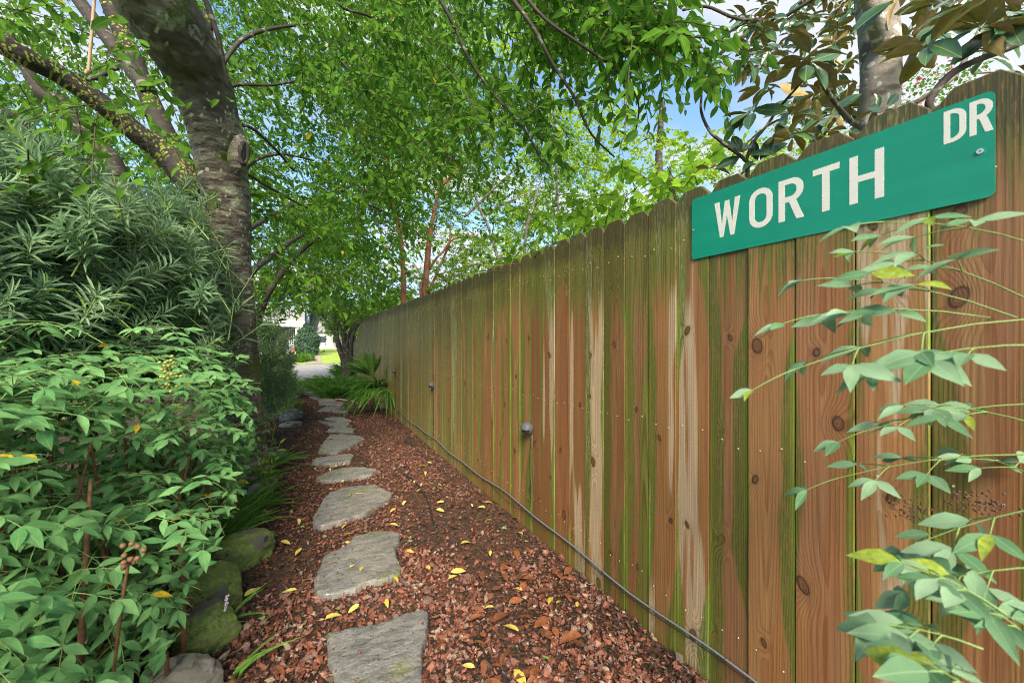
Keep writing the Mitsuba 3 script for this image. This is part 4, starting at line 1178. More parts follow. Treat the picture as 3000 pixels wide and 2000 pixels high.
# canopy: leafy twigs through the crown's volume
def canopy(poly, n, depth, leaf_len, leaf_w, length, nleaf, drift=(0.8, 0, -0.3), r=rt, sag=0.4, up=(0, 0, 1), keep=None, spread=0.9, hang=0.35, jitter=0.35):
    c = in_poly(n, poly, r)
    if keep is not None:
        c = c[keep(c)]
    d = depth(c, r)
    p = P(c[:, 0], c[:, 1], d)
    d0 = unit(np.array(drift) + 0.65 * r.normal(size=(len(c), 3)) * np.array([1, 1, 0.55]))
    return sprays(p, d0, length * r.uniform(0.6, 1.3, len(c)), nleaf, leaf_len, leaf_w, sag, spread, up, r, jitter, hang)


def even(lo, hi, k=1.0):
    return lambda c, r: lo + (hi - lo) * r.uniform(0, 1, len(c)) ** k


def twigs(key, path, mat, r0=0.0028, sides=4):
    S = len(path)
    v, f = tubes(path, np.linspace(r0, r0 * 0.45, path.shape[1])[None] * np.ones((S, 1)), sides)
    add(f"{key}__twigs", (v, f), mat, smooth=True, kind="stuff")


def over_fence(L, margin=14):
    """leaves that stay above the fence, or left of it"""
    q = L["pos"] + L["dir"] * L["len"][:, None]
    ok_ = np.ones(len(q), bool)
    for w in (L["pos"], q):
        u, v, z = pix(w)
        ok_ &= (v < 1354 - 0.39 * u - margin) | (u < 1020)
    return ok_


def behind(L, m=0.06):
    q = L["pos"] + L["dir"] * L["len"][:, None]
    return (np.minimum(L["pos"][:, 0], q[:, 0]) > FX + m) | (L["pos"][:, 1] > 11.5)


def opening(L):
    """leaves that leave the end of the path open"""
    u, v, z = pix(L["pos"] + L["dir"] * L["len"][:, None])
    return ~((u > 770) & (u < 985) & (v > np.interp(u, [770, 840, 900, 985], [925, 935, 915, 930])))


gap = lambda c, f=0.006, lo=0.42: meshkit.fbm(np.c_[c * f, np.zeros(len(c))], 3, 17) > lo
over = [(560, -220), (2000, -220), (2110, -150), (2000, 20), (1930, 130), (1780, 240), (1600, 330), (1420, 360), (1250, 440), (1080, 640), (1000, 830), (800, 850), (700, 700), (600, 330)]


def over_depth(c, r):
    near = np.interp(c[:, 0], [560, 900, 1300, 1700, 2050], [3.2, 2.9, 2.3, 1.75, 1.35])
    farr = np.interp(c[:, 0], [560, 900, 1300, 1700, 2050], [8.0, 7.5, 5.5, 3.6, 2.6])
    return near + (farr - near) * r.uniform(0, 1, len(c)) ** 1.2


def thin_right(c):
    lim = np.interp(c[:, 0], [560, 1200, 1700, 2050], [0.34, 0.4, 0.45, 0.47])
    return meshkit.fbm(np.c_[c * 0.005, np.zeros(len(c))], 3, 17) > lim


Lc, paths = [], []
for args in (dict(poly=over, n=2000, depth=over_depth, leaf_len=0.074, leaf_w=0.21, length=0.48, nleaf=17, drift=(0.55, -0.1, -0.25), keep=thin_right, sag=0.28, hang=0.22),):
    a, b = canopy(**args)
    Lc.append(a); paths.append(b)
left = [(-250, -220), (620, -220), (640, 300), (600, 560), (380, 640), (200, 480), (-250, 470)]
a, b = canopy(left, 270, even(1.5, 2.9), 0.066, 0.25, 0.42, 12, (-0.1, -0.3, -0.35), keep=lambda c: meshkit.fbm(np.c_[c * 0.006, np.zeros(len(c))], 3, 5) > 0.52)
stem_line = lambda u: np.interp(u, [-300, -40, 70, 180, 300, 395, 470, 545], [20, 105, 165, 222, 305, 385, 440, 520])
pu, pv, _ = pix(a["pos"] + 0.5 * a["dir"] * a["len"][:, None])
a = take(a, (np.abs(pv - stem_line(pu)) > 42) | (rt.uniform(0, 1, len(pu)) < 0.12))
Lc.append(a); paths.append(b)


def clear_twigs(path):
    f_ = path.reshape(-1, 3)
    z0 = dict(pos=f_, dir=f_ * 0, len=np.zeros(len(f_)))
    return path[~(hides_trunk(z0, 4) | ~over_fence(z0)).reshape(path.shape[:2]).any(1)]


front = join(Lc)
m = ~hides_trunk(front) & over_fence(front) & opening(front)
front = take(front, m)
foliage(mt, front, T_OVALFINE, "leaf_canopy", 300, 24)
twigs(mt, clear_twigs(np.concatenate(paths)), "twig_brown", 0.003)
# the one spray that crosses the trunk
sp, pt = sprays(P([690], [290], [2.3]), np.array([P(450, 300, 2.0) - P(690, 290, 2.3)]), np.array([0.52]), 9, 0.07, 0.27, 0.08, 0.9, (0, 0, 1), rt)
v_, tf_, uv_ = blade_mesh(sp, T_OVALFINE)
for q in range(len(v_)):
    add(f"{mt}__leaf", (v_[q], tf_), "leaf_canopy", smooth=True, uv=uv_[q])

# the deeper part of the crown, over the far end of the path
a, b = canopy([(620, -200), (1350, -200), (1300, 250), (1250, 560), (1060, 800), (1000, 870), (780, 870), (740, 930), (600, 940)], 1350, even(4.5, 9), 0.085, 0.22, 0.6, 18, (0.5, -0.2, -0.2), sag=0.25, hang=0.2)
a = take(a, ~hides_trunk(a) & over_fence(a) & opening(a))
foliage(mt, a, T_OVAL, "leaf_canopy", 0, rest="inner_foliage")

# ------------------------------------------------------------------ trees behind it on the left
my = thing("mossy_tree", "dark tree with several moss spotted stems fanning out left of the shade tree", "tree")
limb(my, "trunk", [(640, 1180, 4.3, 48), (632, 900, 4.3, 42), (615, 700, 4.25, 40), (590, 590, 4.15, 40), (548, 510, 4.05, 40), (510, 470, 4.0, 36)], "bark_mossy", 40, 20, 0.08)
limb(my, "stem", [(600, 640, 4.2, 34), (580, 580, 4.1, 36), (545, 520, 4.0, 36), (470, 440, 3.85, 32), (395, 385, 3.7, 29), (300, 305, 3.5, 27), (180, 222, 3.3, 27), (70, 165, 3.1, 28), (-40, 105, 2.95, 29), (-160, 40, 2.8, 29)], "bark_mossy", 60, 18, 0.07)
limb(my, "stem", [(600, 640, 4.1, 30), (575, 580, 3.95, 33), (545, 520, 3.81, 34), (505, 440, 3.86, 30), (468, 360, 3.91, 27), (430, 270, 3.95, 24), (395, 180, 4.00, 22), (350, 80, 4.05, 22), (310, -20, 4.09, 22), (280, -120, 4.09, 20)], "bark_mossy", 50, 16, 0.06)
limb(my, "stem", [(432, 260, 3.87, 20), (385, 205, 3.87, 20), (330, 130, 3.87, 19), (275, 60, 3.87, 18), (215, -20, 3.87, 17), (160, -100, 3.87, 16)], "bark_dark", 40, 14, 0.06)
a, b = canopy([(-300, -220), (640, -220), (640, 330), (560, 560), (100, 560), (-300, 540)], 1350, even(4.3, 8.0), 0.085, 0.24, 0.55, 14, (-0.2, 0, -0.35), keep=lambda c: gap(c, 0.007, 0.40))
foliage(my, a, T_OVAL, "leaf_canopy", 40, 24)
twigs(my, b, "twig_brown", 0.003)
ft = thing("forked_tree", "dark bare stemmed tree with low forks at the far left behind the feathery shrub", "tree")
limb(ft, "trunk", [(470, 1100, 4.32, 34), (440, 800, 4.28, 32), (395, 620, 4.24, 30), (345, 520, 4.16, 28)], "bark_dark", 30, 16, 0.08)
limb(ft, "stem", [(352, 530, 4.16, 26), (325, 470, 4.12, 25), (275, 425, 4.08, 24), (225, 365, 4.00, 23), (175, 305, 3.92, 22), (120, 270, 3.84, 18), (60, 170, 3.76, 14), (0, 60, 3.68, 12)], "bark_dark", 40, 14, 0.07)
limb(ft, "stem", [(400, 650, 4.24, 26), (310, 600, 4.16, 25), (230, 560, 4.08, 24), (165, 500, 3.92, 24), (100, 415, 3.76, 27), (40, 365, 3.60, 30), (-60, 320, 3.44, 30)], "bark_dark", 40, 14, 0.07)
limb(ft, "branch", [(262, 455, 4.0, 7), (258, 410, 4.0, 6.5), (268, 370, 4.0, 6), (276, 350, 4.0, 5)], "bark_dark", 10, 8)
limb(ft, "branch", [(255, 235, 3.2, 5), (295, 225, 3.2, 6), (325, 205, 3.2, 6.5), (345, 200, 3.2, 5)], "bark_dark", 10, 8)
a, b = canopy([(-400, 250), (640, 300), (640, 760), (-400, 800)], 700, even(7, 10), 0.09, 0.24, 0.6, 14, (-0.2, 0, -0.3), keep=lambda c: gap(c, 0.006, 0.47))
foliage(ft, a, T_OVAL, "leaf_bright", 0)

hz = curve(np.array([(277, -20, 1.7), (272, 60, 1.7), (264, 150, 1.7), (260, 200, 1.7), (257, 218, 1.7), (253, 215, 1.69), (254, 206, 1.69)], float), 30)
solo("hanging_vine", tubes(P(hz[:, 0], hz[:, 1], hz[:, 2])[None], np.full((1, 30), 0.006), 8), "twig_pale", "bare pale brown hanging vine end with a hook, upper left", "vine", smooth=True)

# ------------------------------------------------------------------ beyond the fence
rc = np.random.default_rng(55)
cr = thing("crape_myrtle", "tree with smooth orange red trunks rising beyond the fence", "tree")
limb(cr, "trunk", [(1183, 1010, 8.3, 8.2), (1183, 880, 8.3, 7.8), (1181, 790, 8.3, 7.4), (1176, 720, 8.3, 6.6), (1168, 660, 8.3, 6.6), (1150, 600, 8.3, 5.7), (1140, 540, 8.3, 4.9), (1132, 470, 8.3, 4.1), (1112, 380, 8.3, 3.3), (1105, 300, 8.3, 2.5)], "bark_crape", 50, 12)
limb(cr, "trunk", [(1238, 1010, 8.6, 11.2), (1243, 870, 8.6, 10.4), (1250, 790, 8.6, 9.2), (1256, 720, 8.6, 8.0), (1262, 670, 8.6, 6.4), (1283, 570, 8.6, 5.2), (1293, 530, 8.6, 4.8), (1302, 490, 8.6, 4.0), (1325, 420, 8.6, 4.0), (1340, 330, 8.6, 3.2)], "bark_crape", 50, 12)
limb(cr, "trunk", [(1250, 1000, 8.7, 4.8), (1256, 870, 8.7, 4.4), (1280, 800, 8.7, 4.0), (1300, 755, 8.7, 3.6), (1315, 715, 8.7, 2.9), (1322, 660, 8.7, 2.0)], "bark_crape", 30, 10)
limb(cr, "branch", [(1256, 790, 8.6, 4.2), (1280, 755, 8.6, 3.5), (1300, 735, 8.6, 3.5), (1330, 700, 8.6, 2.8), (1400, 690, 8.6, 1.8)], "bark_crape", 20, 8)
limb(cr, "branch", [(1293, 545, 8.6, 6), (1330, 510, 8.6, 5), (1365, 470, 8.6, 4), (1395, 440, 8.6, 3)], "bark_crape", 20, 8)
limb(cr, "branch", [(1288, 500, 8.6, 4), (1275, 470, 8.6, 3.5), (1250, 455, 8.6, 2.5)], "bark_crape", 12, 8)
limb(cr, "branch", [(1238, 900, 8.5, 4), (1232, 850, 8.5, 4), (1236, 820, 8.5, 3)], "bark_crape", 12, 8)
a, b = canopy([(980, 150), (1500, 200), (1760, 420), (1650, 640), (1420, 760), (1300, 880), (1150, 930), (980, 960), (900, 800), (940, 400)], 2500, even(7.3, 11.5), 0.062, 0.27, 0.55, 18, (0.1, 0, -0.1), rc, 0.25, keep=lambda c: gap(c, 0.008, 0.40), hang=0.1)
a = take(a, ~(((pix(a["pos"])[0] > 1165) & (pix(a["pos"])[0] < 1270) & (pix(a["pos"])[1] > 700)) & (pix(a["pos"])[2] < 8.4)))
a = take(a, over_fence(a, 0))
foliage(cr, a, T_TINY, "leaf_crape", 0, smooth=False)
twigs(cr, b, "twig_brown", 0.0035)
for ctrl in ([(1560, 700, 4.5, 4), (1450, 745, 4.7, 3.5), (1420, 640, 5, 3.5), (1392, 540, 5.2, 3), (1388, 480, 5.2, 2)],):
    pass
sap = thing("sapling", "thin grey sapling stems rising just behind the middle of the fence", "tree")
limb(sap, "stem", [(1475, 900, 5.6, 4.5), (1460, 765, 5.6, 4.5), (1432, 670, 5.6, 4), (1415, 630, 5.6, 3.6), (1400, 600, 5.6, 3.4), (1390, 540, 5.6, 3), (1392, 440, 5.6, 2.4)], "bark_grey", 30, 8)
limb(sap, "stem", [(1530, 880, 5.0, 5), (1540, 690, 5.0, 4.5), (1560, 610, 5.0, 4), (1578, 545, 5.0, 3)], "bark_grey", 24, 8)
limb(sap, "stem", [(1640, 800, 3.6, 4), (1638, 690, 3.6, 3.5), (1630, 520, 3.6, 3.3), (1622, 330, 3.6, 3), (1605, 220, 3.6, 2)], "bark_grey", 24, 8)
limb(sap, "branch", [(1360, 635, 5.8, 4), (1400, 600, 5.8, 4), (1460, 540, 5.8, 3.2), (1530, 480, 5.8, 2.4)], "bark_grey", 20, 8)
limb(sap, "branch", [(1420, 630, 5.7, 3), (1470, 600, 5.7, 2.6), (1560, 560, 5.7, 2)], "bark_grey", 16, 8)
a, b = canopy([(1380, 420), (1700, 380), (1760, 640), (1500, 740), (1360, 760)], 130, even(5, 6.2), 0.07, 0.3, 0.45, 12, (0.1, 0, 0.0), rc, 0.2, hang=0.1)
a = take(a, behind(a))
foliage(sap, a, T_OVAL, "leaf_crape", 0)
bt = thing("bright_tree", "sunlit yellow green tree filling the gap behind the fence", "tree")
limb(bt, "trunk", [(1960, 1000, 10, 16), (1950, 700, 10, 14), (1930, 500, 10, 11), (1940, 300, 10, 7)], "bark_dark", 24, 10)
a, b = canopy([(1620, 330), (1850, 230), (2060, 330), (2130, 420), (2500, 340), (2700, 330), (2700, 620), (1400, 830), (1180, 900), (1300, 760), (1500, 640)], 1250, even(7.0, 13), 0.095, 0.34, 0.7, 18, (0.1, 0, 0.05), rc, 0.2, keep=lambda c: gap(c, 0.009, 0.43), hang=0.1)
foliage(bt, a, T_TINY, "leaf_bright", 0, smooth=False)
twigs(bt, b, "twig_brown", 0.004)
a, b = canopy([(900, -60), (1560, -60), (1780, 150), (1840, 330), (1700, 480), (1300, 480), (900, 300)], 700, even(8.0, 12), 0.095, 0.34, 0.7, 18, (0.1, 0, 0.05), rc, 0.2, keep=lambda c: gap(c, 0.008, 0.48), hang=0.1)
foliage(bt, a, T_TINY, "leaf_bright", 0, smooth=False, rest="upper_foliage")
a, b = canopy([(1080, 480), (1500, 430), (1800, 420), (1900, 560), (1560, 720), (1300, 900), (1080, 950)], 900, even(12.0, 17), 0.11, 0.36, 0.8, 18, (0.1, 0, 0.05), rc, 0.2, keep=lambda c: gap(c, 0.012, 0.42), hang=0.1)
foliage(bt, take(a, over_fence(a, 0)), T_TINY, "leaf_bright", 0, smooth=False, rest="lower_foliage")
rb = thing("redbud_tree", "low tree with big soft heart shaped light green leaves over the fence", "tree")
limb(rb, "trunk", [(2020, 1000, 3.8, 20), (2010, 800, 3.8, 16), (1990, 650, 3.8, 10), (1960, 520, 3.8, 6)], "bark_dark", 20, 10)
a, b = canopy([(1420, 800), (1560, 700), (1700, 600), (1900, 520), (2000, 450), (2090, 470), (2120, 560), (1950, 640), (1700, 760), (1500, 830)], 120, even(2.6, 4.6), 0.085, 0.46, 0.5, 9, (-0.2, 0.3, 0.05), rc, 0.3, hang=0.55)
a = take(a, behind(a))
foliage(rb, a, T_HEART, "leaf_heart", 200, 24)
twigs(rb, b, "twig_brown", 0.0035)
pm = thing("pink_flowering_tree", "pale red flowering tree glimpsed beyond the sign", "tree")
limb(pm, "trunk", [(2720, 1000, 9, 9), (2720, 600, 9, 8), (2735, 400, 9, 5)], "bark_crape", 12, 8)
foliage(pm, cloud_leaves(tuple(P(2735, 330, 9)), (1.1, 1.1, 1.0), 1500, 0.09, 0.35, rc), T_TINY, "leaf_crape", 0, smooth=False)
foliage(pm, cloud_leaves(tuple(P(2735, 300, 9)), (1.0, 1.0, 0.9), 260, 0.07, 0.45, rc), T_TINY, "flower_pink", 0, smooth=False, rest="blossom")

# magnolia
mg = thing("magnolia_tree", "magnolia with grey trunk and big glossy leaves with brown undersides above the sign", "tree")
limb(mg, "trunk", [(2530, 1000, 2.55, 46), (2540, 600, 2.55, 46), (2562, 400, 2.55, 48), (2580, 250, 2.5, 47), (2575, 100, 2.5, 47), (2560, -20, 2.5, 46), (2545, -160, 2.5, 46)], "bark_grey", 60, 26, 0.05)
limb(mg, "branch", [(2590, 130, 2.42, 26), (2568, 70, 2.36, 22), (2548, 20, 2.3, 19), (2540, -60, 2.25, 17)], "bark_grey", 20, 14)
limb(mg, "branch", [(2730, 330, 1.5, 10), (2722, 300, 1.5, 10), (2745, 262, 1.5, 10), (2790, 215, 1.5, 10), (2860, 178, 1.5, 9), (2960, 140, 1.5, 9), (3060, 90, 1.5, 9)], "bark_dark", 30, 10)
limb(mg, "branch", [(2560, 390, 2.2, 9), (2500, 360, 1.9, 8), (2460, 320, 1.7, 7), (2425, 270, 1.6, 6), (2385, 200, 1.5, 5)], "bark_dark", 26, 9)
limb(mg, "branch", [(2620, 340, 2.4, 8), (2700, 290, 2.3, 7), (2790, 230, 2.2, 6), (2850, 130, 2.2, 6), (2900, 20, 2.2, 5)], "bark_grey", 26, 9)
limb(mg, "branch", [(2190, 700, 1.75, 6), (2190, 500, 1.75, 6), (2184, 470, 1.75, 5), (2120, 420, 1.75, 5), (2080, 385, 1.8, 4.5), (2055, 330, 1.8, 4), (2055, 280, 1.8, 3)], "bark_dark", 26, 8)
limb(mg, "branch", [(2186, 470, 1.75, 5), (2205, 420, 1.75, 4.5), (2245, 370, 1.75, 4), (2280, 320, 1.7, 4), (2340, 250, 1.6, 3.5), (2375, 210, 1.55, 3)], "bark_dark", 26, 8)
limb(mg, "branch", [(2000, 30, 3.4, 3.5), (2070, 20, 3.4, 4), (2160, 55, 3.3, 4.5), (2270, 60, 3.2, 5), (2330, 30, 3.1, 5), (2420, -30, 3.0, 6)], "bark_dark", 26, 8)
limb(mg, "branch", [(2275, 60, 3.2, 4), (2200, 60, 3.3, 4), (2120, 110, 3.4, 3), (2080, 170, 3.5, 2.5)], "bark_dark", 20, 8)
limb(mg, "branch", [(2790, 30, 1.9, 6), (2740, 0, 1.9, 7), (2680, -60, 1.9, 8)], "bark_grey", 10, 8)
limb(mg, "branch", [(2640, 240, 2.45, 12), (2680, 150, 2.35, 9), (2720, 60, 2.2, 6), (2730, -40, 2.1, 5)], "bark_grey", 20, 9)


def whorl(u, v, d, n, ln, r, down=-0.1, w=0.21):
    c = P(u, v, d)
    ax = unit(np.array([0, 0, 1.0]) + 0.5 * r.normal(size=3) + np.array([-0.3, -0.3, 0]))
    e1 = unit(np.cross(ax, [0.3, 1, 0.2]))
    e2 = np.cross(ax, e1)
    a = np.arange(n) * 2.4 + r.uniform(0, 6)
    el = r.uniform(-0.55, 0.9, n) + down
    dd = unit(np.cos(a)[:, None] * e1 + np.sin(a)[:, None] * e2 + el[:, None] * ax)
    ll = ln * r.uniform(0.7, 1.15, n)
    nn = unit(ax + 0.45 * r.normal(size=(n, 3)))
    pos = c + ax * r.uniform(-0.25, 0.05, n)[:, None] * ln + dd * 0.012
    return dict(pos=pos, dir=dd, nrm=nn, len=ll, wid=ll * w * r.uniform(0.85, 1.1, n), rnd=r.uniform(0, 1, n))


rm = np.random.default_rng(66)
Lm = []
for u, v, d, n, s in [(2375, 165, 1.45, 13, 0.138), (2200, 320, 1.7, 12, 0.120), (2715, 120, 1.35, 14, 0.146), (2310, 330, 1.8, 13, 0.120), (2380, 280, 1.75, 9, 0.120), (2170, 440, 1.75, 9, 0.112), (2240, 250, 2.0, 9, 0.112),
                      (2320, 395, 1.7, 9, 0.103), (2430, 330, 2.0, 9, 0.112), (2880, 70, 1.4, 11, 0.129), (2950, 40, 1.4, 10, 0.138), (2970, 190, 1.4, 8, 0.112), (2840, -10, 1.5, 10, 0.129), (2590, 320, 1.9, 6, 0.095),
                      (2475, 300, 2.6, 10, 0.120), (2220, 470, 1.75, 7, 0.103), (2640, -30, 1.5, 9, 0.138), (2420, 380, 2.2, 8, 0.112), (2480, 380, 2.2, 7, 0.103), (2080, 480, 2.0, 3, 0.1), (2770, 60, 1.7, 9, 0.120), (2900, 150, 1.7, 8, 0.120)]:
    Lm.append(whorl(u, v, d, n, s, rm))
for _ in range(62):
    u, v = in_poly(1, [(2060, 170), (2140, 40), (2330, -60), (2520, -60), (2500, 230), (2440, 250), (2330, 130), (2250, 180), (2180, 240), (2060, 270)], rm)[0]
    Lm.append(whorl(u, v, rm.uniform(3.0, 4.4), 9, 0.14, rm, -0.3))
for _ in range(16):
    u, v = in_poly(1, [(2650, -60), (3050, -60), (3050, 170), (2850, 200), (2650, 120)], rm)[0]
    Lm.append(whorl(u, v, rm.uniform(1.8, 3.2), 9, 0.15, rm, -0.2))
for _ in range(14):
    u, v = in_poly(1, [(2300, 260), (2500, 240), (2510, 380), (2330, 420)], rm)[0]
    Lm.append(whorl(u, v, rm.uniform(2.6, 3.8), 9, 0.14, rm, -0.3))
Lm = join(Lm)
Lm = take(Lm, behind(Lm, 0.02) | (over_fence(Lm, 30)))
foliage(mg, Lm, T_MAGNOLIA, "leaf_magnolia", 300, 20)

# ------------------------------------------------------------------ shrubs
def fronds(base, d0, size, r, leaf=0.058, w=0.19, droop=0.45, sparse=False):
    """Compound leaves: a rachis with paired side stalks that each carry three to five leaflets, and a pointed end group. base (3,), d0 (3,)"""
    pos, dirs, nr, ln, paths = [], [], [], [], []
    d0 = unit(d0)
    side = unit(np.cross(d0, [0, 0, 1.0]) + 1e-3)
    at = lambda t: base + size * (d0 * t + np.array([0, 0, -droop]) * t * t)
    tan = lambda t: unit(d0 + np.array([0, 0, -2 * droop]) * t)
    paths.append(np.array([at(t) for t in np.linspace(0, 1, 5)]))

    def group(p, d, n_pairs, s):
        """a stalk of length s ending in a leaflet with pairs along it"""
        sd = unit(np.cross(d, [0, 0, 1.0]) + 1e-3)
        paths.append(np.array([p + d * s * t + np.array([0, 0, -0.12 * s]) * t * t for t in np.linspace(0, 1, 5)]))
        end = paths[-1][-1]
        L_ = [(end, d + np.array([0, 0, -0.18]))]
        for k in range(n_pairs):
            q = paths[-1][4 - k] if k == 0 else p + d * s * (0.5 if n_pairs == 2 else 0.55)
            for sg in (-1, 1):
                L_.append((q, d * 0.55 + sg * sd * 0.9 + np.array([0, 0, -0.18])))
        for q, dd in L_:
            pos.append(q); dirs.append(unit(dd + 0.16 * r.normal(size=3)))
            nr.append(unit(np.array([0, 0, 1.0]) + 0.3 * r.normal(size=3))); ln.append(leaf * r.uniform(0.72, 1.18))
    for t in (0.45, 0.72):
        for sg in (-1, 1):
            d = unit(tan(t) * 0.6 + sg * side * 0.95 + np.array([0, 0, 0.1 * r.normal()]))
            group(at(t), d, 1 if sparse else r.integers(1, 3), size * r.uniform(0.22, 0.34))
    group(at(1.0), tan(1.0), 1 if sparse else 2, size * 0.22)
    return pos, dirs, nr, ln, paths


def nandina(key, bases, r, leaf=0.058, mat="leaf_nandina", nparts=300, keep=None, w=0.19, smallest=24, face=(0.35, -0.45, 0), sparse=False):
    PO, DI, NR, LN, PA = [], [], [], [], []
    for b, d, s, dr_ in bases:
        a = fronds(np.array(b), np.array(d), s, r, leaf, w, dr_, sparse)
        PO += a[0]; DI += a[1]; NR += a[2]; LN += a[3]; PA += a[4]
    ln = np.array(LN)
    L = dict(pos=np.array(PO), dir=np.array(DI), nrm=unit(np.array(NR) + np.array(face)), len=ln, wid=ln * w * r.uniform(0.85, 1.2, len(ln)), rnd=r.uniform(0, 1, len(ln)))
    if keep is not None:
        L = take(L, keep(L))
    foliage(key, L, T_NANDINA, mat, nparts, smallest)
    PA = np.array(PA)
    if keep is not None:
        z0 = dict(pos=PA[:, -1], dir=PA[:, -1] * 0, len=np.zeros(len(PA)))
        PA = PA[keep(z0)]
    v, f = tubes(PA, np.linspace(0.0014, 0.0007, 5)[None] * np.ones((len(PA), 1)), 4)
    add(f"{key}__leaf_stalks", (v, f), "stem_green", smooth=True, kind="stuff")


rn = np.random.default_rng(202)


def canes(key, feet, tops, r):
    for a, b in zip(feet, tops):
        m = (a + b) / 2 + r.normal(0, 0.03, 3)
        pth = curve(np.array([a, m, b]), 12)
        rad = np.linspace(0.009, 0.0045, 12) * r.uniform(0.7, 1.25) * (1 + 0.25 * (np.arange(12) % 3 == 0))
        add(f"{key}__cane", tubes(pth[None], rad[None], 7), "cane_brown", smooth=True)


def clear_of_rocks(L):
    """leaves that hang neither over the path nor onto its edging rocks"""
    q = L["pos"] + L["dir"] * L["len"][:, None]
    x, z = np.maximum(L["pos"][:, 0], q[:, 0]), q[:, 2]
    return (x < np.interp(z, [0, 0.22, 0.45, 0.8], [-0.48, -0.40, -0.27, -0.24]))


def nandina_bush(label, n, region, height, r, group=None, leaf=0.06, size=0.34, low=0.12, nparts=300):
    key = thing("nandina_shrub", label, "shrub", group)
    bases, feet, tops = [], [], []
    while len(feet) < n:
        x, y = r.uniform(region[0], region[1]), r.uniform(region[2], region[3])
        h = height(x, y)
        if h is None:
            continue
        if math.hypot(x, y) < 1.35:
            h *= 0.9
        feet.append(np.array([x, y, -0.02])); tops.append(np.array([x + r.normal(0, 0.05), y + r.normal(0, 0.05), h * 0.76]))
        for q in range(9):
            t = r.uniform(low, 1) if q else 1.0
            p = feet[-1] + (tops[-1] - feet[-1]) * t * (1.2 if q % 2 else 1.05)
            az = r.uniform(0, 2 * math.pi)
            d = (math.cos(az), math.sin(az), 0.75 if t > 0.8 else 0.35)
            bases.append((p, d, size * r.uniform(0.75, 1.25), r.uniform(0.35, 0.75)))
    tops = [a + (b - a) * (0.4 if np.hypot(*a[:2]) < 1.8 else 0.85) for a, b in zip(feet, tops)]
    canes(key, feet, tops, r)
    nandina(key, bases, r, leaf, nparts=nparts, keep=clear_of_rocks)
    return key


def left_height(x, y):
    """height of the left shrubs: highest away from the path"""
    if x > -0.36 or x < -1.6 or y < 0.7 or y > 3.2:
        return None
    if y < 1.476 * 0.55 - (x + 0.37) * 0.9:
        pass
    d = math.hypot(x, y)
    if d < 1.0:
        return None
    edge = min(1, (-0.30 - x) / 0.32)
    return (0.5 + 0.88 * edge) * (1 + 0.06 * rn.normal())


nb = nandina_bush("dense green shrub with pointed leaflets filling the left foreground", 104, (-1.6, -0.36, 0.95, 3.0), left_height, rn, leaf=0.062)
# berry clusters
berries = np.array([(x, y, z) for x, y, z in rn.normal(0, 1, (46, 3)) * np.array([0.013, 0.013, 0.03])]) + P(492, 1100, 1.25)
ms = []
for q in berries:
    s_ = trimesh.creation.icosphere(1, 0.0056)
    s_.apply_translation(q)
    ms.append(s_)
add(f"{nb}__berries", cat(*ms), "berry_green", smooth=True, kind="stuff", label="cluster of unripe green berries")
ms = []
for q in np.random.default_rng(4).normal(0, 1, (12, 3)) * 0.017 + P(378, 1625, 1.05):
    s_ = trimesh.creation.icosphere(1, 0.007)
    s_.apply_translation(q)
    ms.append(s_)
bq = P(378, 1635, 1.05)
add(f"{nb}__berry_stalk", tubes(curve(np.array([bq + np.array([-0.06, 0.05, -0.5]), bq + np.array([-0.03, 0.03, -0.2]), bq]), 8)[None], np.full((1, 8), 0.004), 6), "cane_brown", smooth=True)
add(f"{nb}__dry_berries", cat(*ms), "berry_brown", smooth=True, kind="stuff", label="cluster of dry brown berries")
nandina_bush("smaller patch of pointed leaflet shrub between the tree foot and the near rocks", 9, (-0.75, -0.38, 2.7, 3.4), lambda x, y: 0.55 + 0.25 * rn.uniform(), rn, leaf=0.055, size=0.28, nparts=120)
nandina_bush("small pointed leaflet shrub beside the foot of the shade tree", 8, (-0.62, -0.32, 3.9, 5.0), lambda x, y: 0.4 + 0.3 * rn.uniform(), rn, leaf=0.05, size=0.26, nparts=0)

# nandina on the right, close to the camera
nr_ = thing("nandina_shrub", "pale green shrub reaching in front of the fence from the right edge", "shrub")
rr_ = np.random.default_rng(303)
bases = []


def fr(u0, v0, d0, u1, v1, d1, droop=0.2):
    a, b = P(u0, v0, d0), P(u1, v1, d1)
    s = np.linalg.norm(b - a)
    dv = (b - a) / s + np.array([0, 0, droop])
    bases.append((a, dv, s * 1.0, droop))


for q in [(3050, 720, 0.62, 2560, 640, 0.66), (3020, 880, 0.6, 2560, 720, 0.68), (2980, 930, 0.58, 2420, 800, 0.68), (3060, 930, 0.56, 2350, 1080, 0.64), (2900, 930, 0.6, 2380, 920, 0.68),
          (3060, 1010, 0.5, 2640, 1060, 0.56), (3060, 1180, 0.7, 2560, 1260, 0.82), (3060, 1330, 0.7, 2480, 1400, 0.84), (3060, 1250, 0.68, 2700, 1180, 0.8),
          (3100, 1480, 0.56, 2740, 1580, 0.62), (3080, 1660, 0.52, 2740, 1710, 0.57), (2950, 1800, 0.47, 2680, 1650, 0.52), (2880, 1900, 0.46, 2620, 1830, 0.5), (3050, 1900, 0.46, 2880, 1760, 0.5),
          (3080, 1420, 0.72, 2850, 1330, 0.85), (2900, 2060, 0.4, 2700, 1930, 0.44)]:
    fr(*q)
nandina(nr_, bases, rr_, 0.052, "leaf_nandina_pale", 300, w=0.2, face=(-0.9, -0.15, 0), sparse=True)
